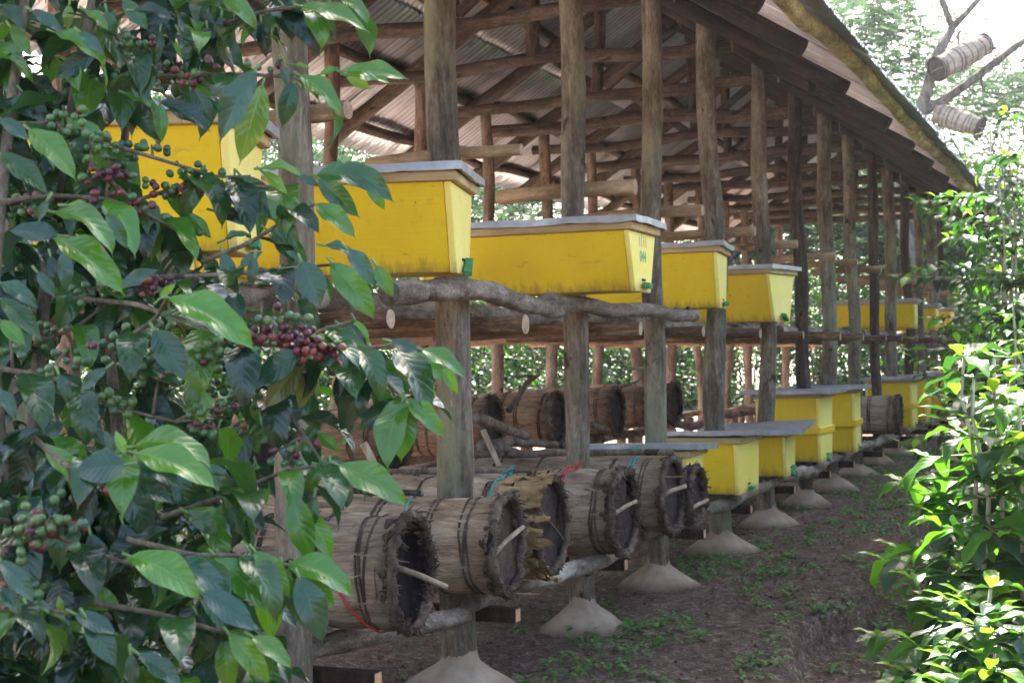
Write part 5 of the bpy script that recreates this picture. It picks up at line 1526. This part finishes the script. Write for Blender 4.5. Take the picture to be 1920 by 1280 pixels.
def hanging(pa, pb, d, r, label, seed, db=0.0):
    a, e = at(*pa, d=d), at(*pb, d=d + db)
    ax = (a - e)
    L_ = ax.length
    t, _ = barrel((0, 0, 0), r, L_, label, 'bark_white', 'dung_disc', seed=seed, group=None, nhoop=8, peg=[(-.2, -.03, .02, .19, .02, .008, 'pale_stick')], detail=.8, fringe=.6, taper=.18)
    t.name = 'hanging_hive'
    X = ax.normalized(); Y = Vector((0, 0, 1)).cross(X).normalized(); Z = X.cross(Y)
    Mx = Matrix((X, Y, Z)).transposed()
    t.rotation_euler = Mx.to_euler()
    t.location = a - Z * r
    return t


hanging((1757, 130), (1848, 82), 26.6, .225, 'pale banded log hive lodged slanting in the tree fork above the roof', 71, db=.55)
hanging((1838, 240), (1755, 212), 26.3, .20, 'grey banded log hive hung below the bare limb, mouth to the right', 72, db=.45)

# ------------------------------------------------------------------ weeds, litter
rw = random.Random(55)
Lw = Leaves([SMALL[0], SMALL[1]])
n_ = 0
while n_ < 4200:
    y = 3.2 + 19 * rw.random() ** 1.25
    x = rw.uniform(-.4, 2.3)
    f = noise.noise(Vector((x * 1.6, y * 1.2, 3))) + .5 * noise.noise(Vector((x * 4, y * 4, 7)))
    far_ = min(1, max(0, (y - 5) / 8))
    th_ = .22 - .60 * far_ * (.35 if x < .35 else 1) - (.25 if x > 1.15 else 0)
    if f < th_ and rw.random() > .035: continue
    g = gz(x, y)
    s = rw.uniform(.014, .042) * (1 + .3 * far_)
    for k in range(rw.randint(4, 8)):
        a = rw.uniform(0, 2 * PI); rr = rw.uniform(0, .035)
        Lw.add(rw.randrange(2), (x + math.cos(a) * rr, y + math.sin(a) * rr, g + rw.uniform(.0, .035)), (math.cos(a), math.sin(a), rw.uniform(-.1, .8)), (0, 0, 1), s, tuple(c * rw.uniform(.8, 1.2) for c in rw.choice(((.07, .18, .035), (.10, .22, .045), (.05, .14, .045)))), 1.3)
    n_ += 1
stuff(Lw.build('ground_weeds', 'weed_leaf'))
Ll = Leaves([SMALL[0], SMALL[1]])
for _ in range(320):
    y = 3.2 + 17 * rw.random() ** 1.3; x = rw.uniform(-2.2, 2.2)
    a = rw.uniform(0, 2 * PI)
    Ll.add(rw.randrange(2), (x, y, gz(x, y) + .008), (math.cos(a), math.sin(a), rw.uniform(-.1, .2)), (rw.uniform(-.3, .3), rw.uniform(-.3, .3), 1), rw.uniform(.03, .09), rw.choice(((.13, .075, .04), (.09, .05, .03), (.2, .13, .08), (.05, .035, .025))))
stuff(Ll.build('leaf_litter', 'litter_leaf'))
o = Leaves(BIG); o.add(0, (1.28, 6.35, gz(1.28, 6.35) + .02), (1, .2, 0.03), (.1, -.3, 1), .30, (.30, .2, .15), .8)
tag(o.build('fallen_leaf', 'litter_leaf'), 'large dry pinkish fallen leaf lying in the ditch beside the path', 'dead leaf')
b = Bag()
for _ in range(160):
    y = 3.2 + 12 * rw.random() ** 1.2; x = rw.uniform(-1.5, 2.1); a = rw.uniform(0, 2 * PI); l = rw.uniform(.05, .2)
    p0 = Vector((x, y, gz(x, y) + .006)); p1 = Vector((x + math.cos(a) * l, y + math.sin(a) * l, gz(x + math.cos(a) * l, y + math.sin(a) * l) + .008))
    b.tube([p0, (p0 + p1) / 2 + Vector((rw.uniform(-.01, .01), rw.uniform(-.01, .01), .006)), p1], [.003, .0026, .0015], 5, flat=True)
stuff(b.build('ground_twigs', 'stick_bark'))
# clods and small stones
b = Bag()
for _ in range(2600):
    y = 3.2 + 11 * rw.random() ** 1.3; x = rw.uniform(-1.0, 2.2); s = rw.uniform(.004, .014) * (2 if rw.random() < .06 else 1)
    c_ = Vector((x, y, gz(x, y) + s * .2))
    o = len(b.V)
    b.add([c_ + Vector((rw.uniform(.6, 1.2) * s * dx, rw.uniform(.6, 1.2) * s * dy, rw.uniform(.5, 1) * s * dz)) for dx, dy, dz in ((1, 0, 0), (0, 1, 0), (-1, 0, 0), (0, -1, 0), (0, 0, 1), (0, 0, -1))],
          [(0, 1, 4), (1, 2, 4), (2, 3, 4), (3, 0, 4), (1, 0, 5), (2, 1, 5), (3, 2, 5), (0, 3, 5)])
stuff(b.build('soil_clods', 'soil', smooth=False))

# ------------------------------------------------------------------ hazy air round the whole place
k = NT('air')
pv = k.n('VolumePrincipled', {'Color': (0.86, 0.92, 1.0, 1), 'Density': 0.0006, 'Anisotropy': 0.35})
k.t.links.new(pv.outputs[0], k.out.inputs['Volume']); M['air'] = k.m
b = Bag(); b.box(-60, 60, -20, 110, -1.5, 30)
stuff(b.build('haze', 'air', smooth=False))
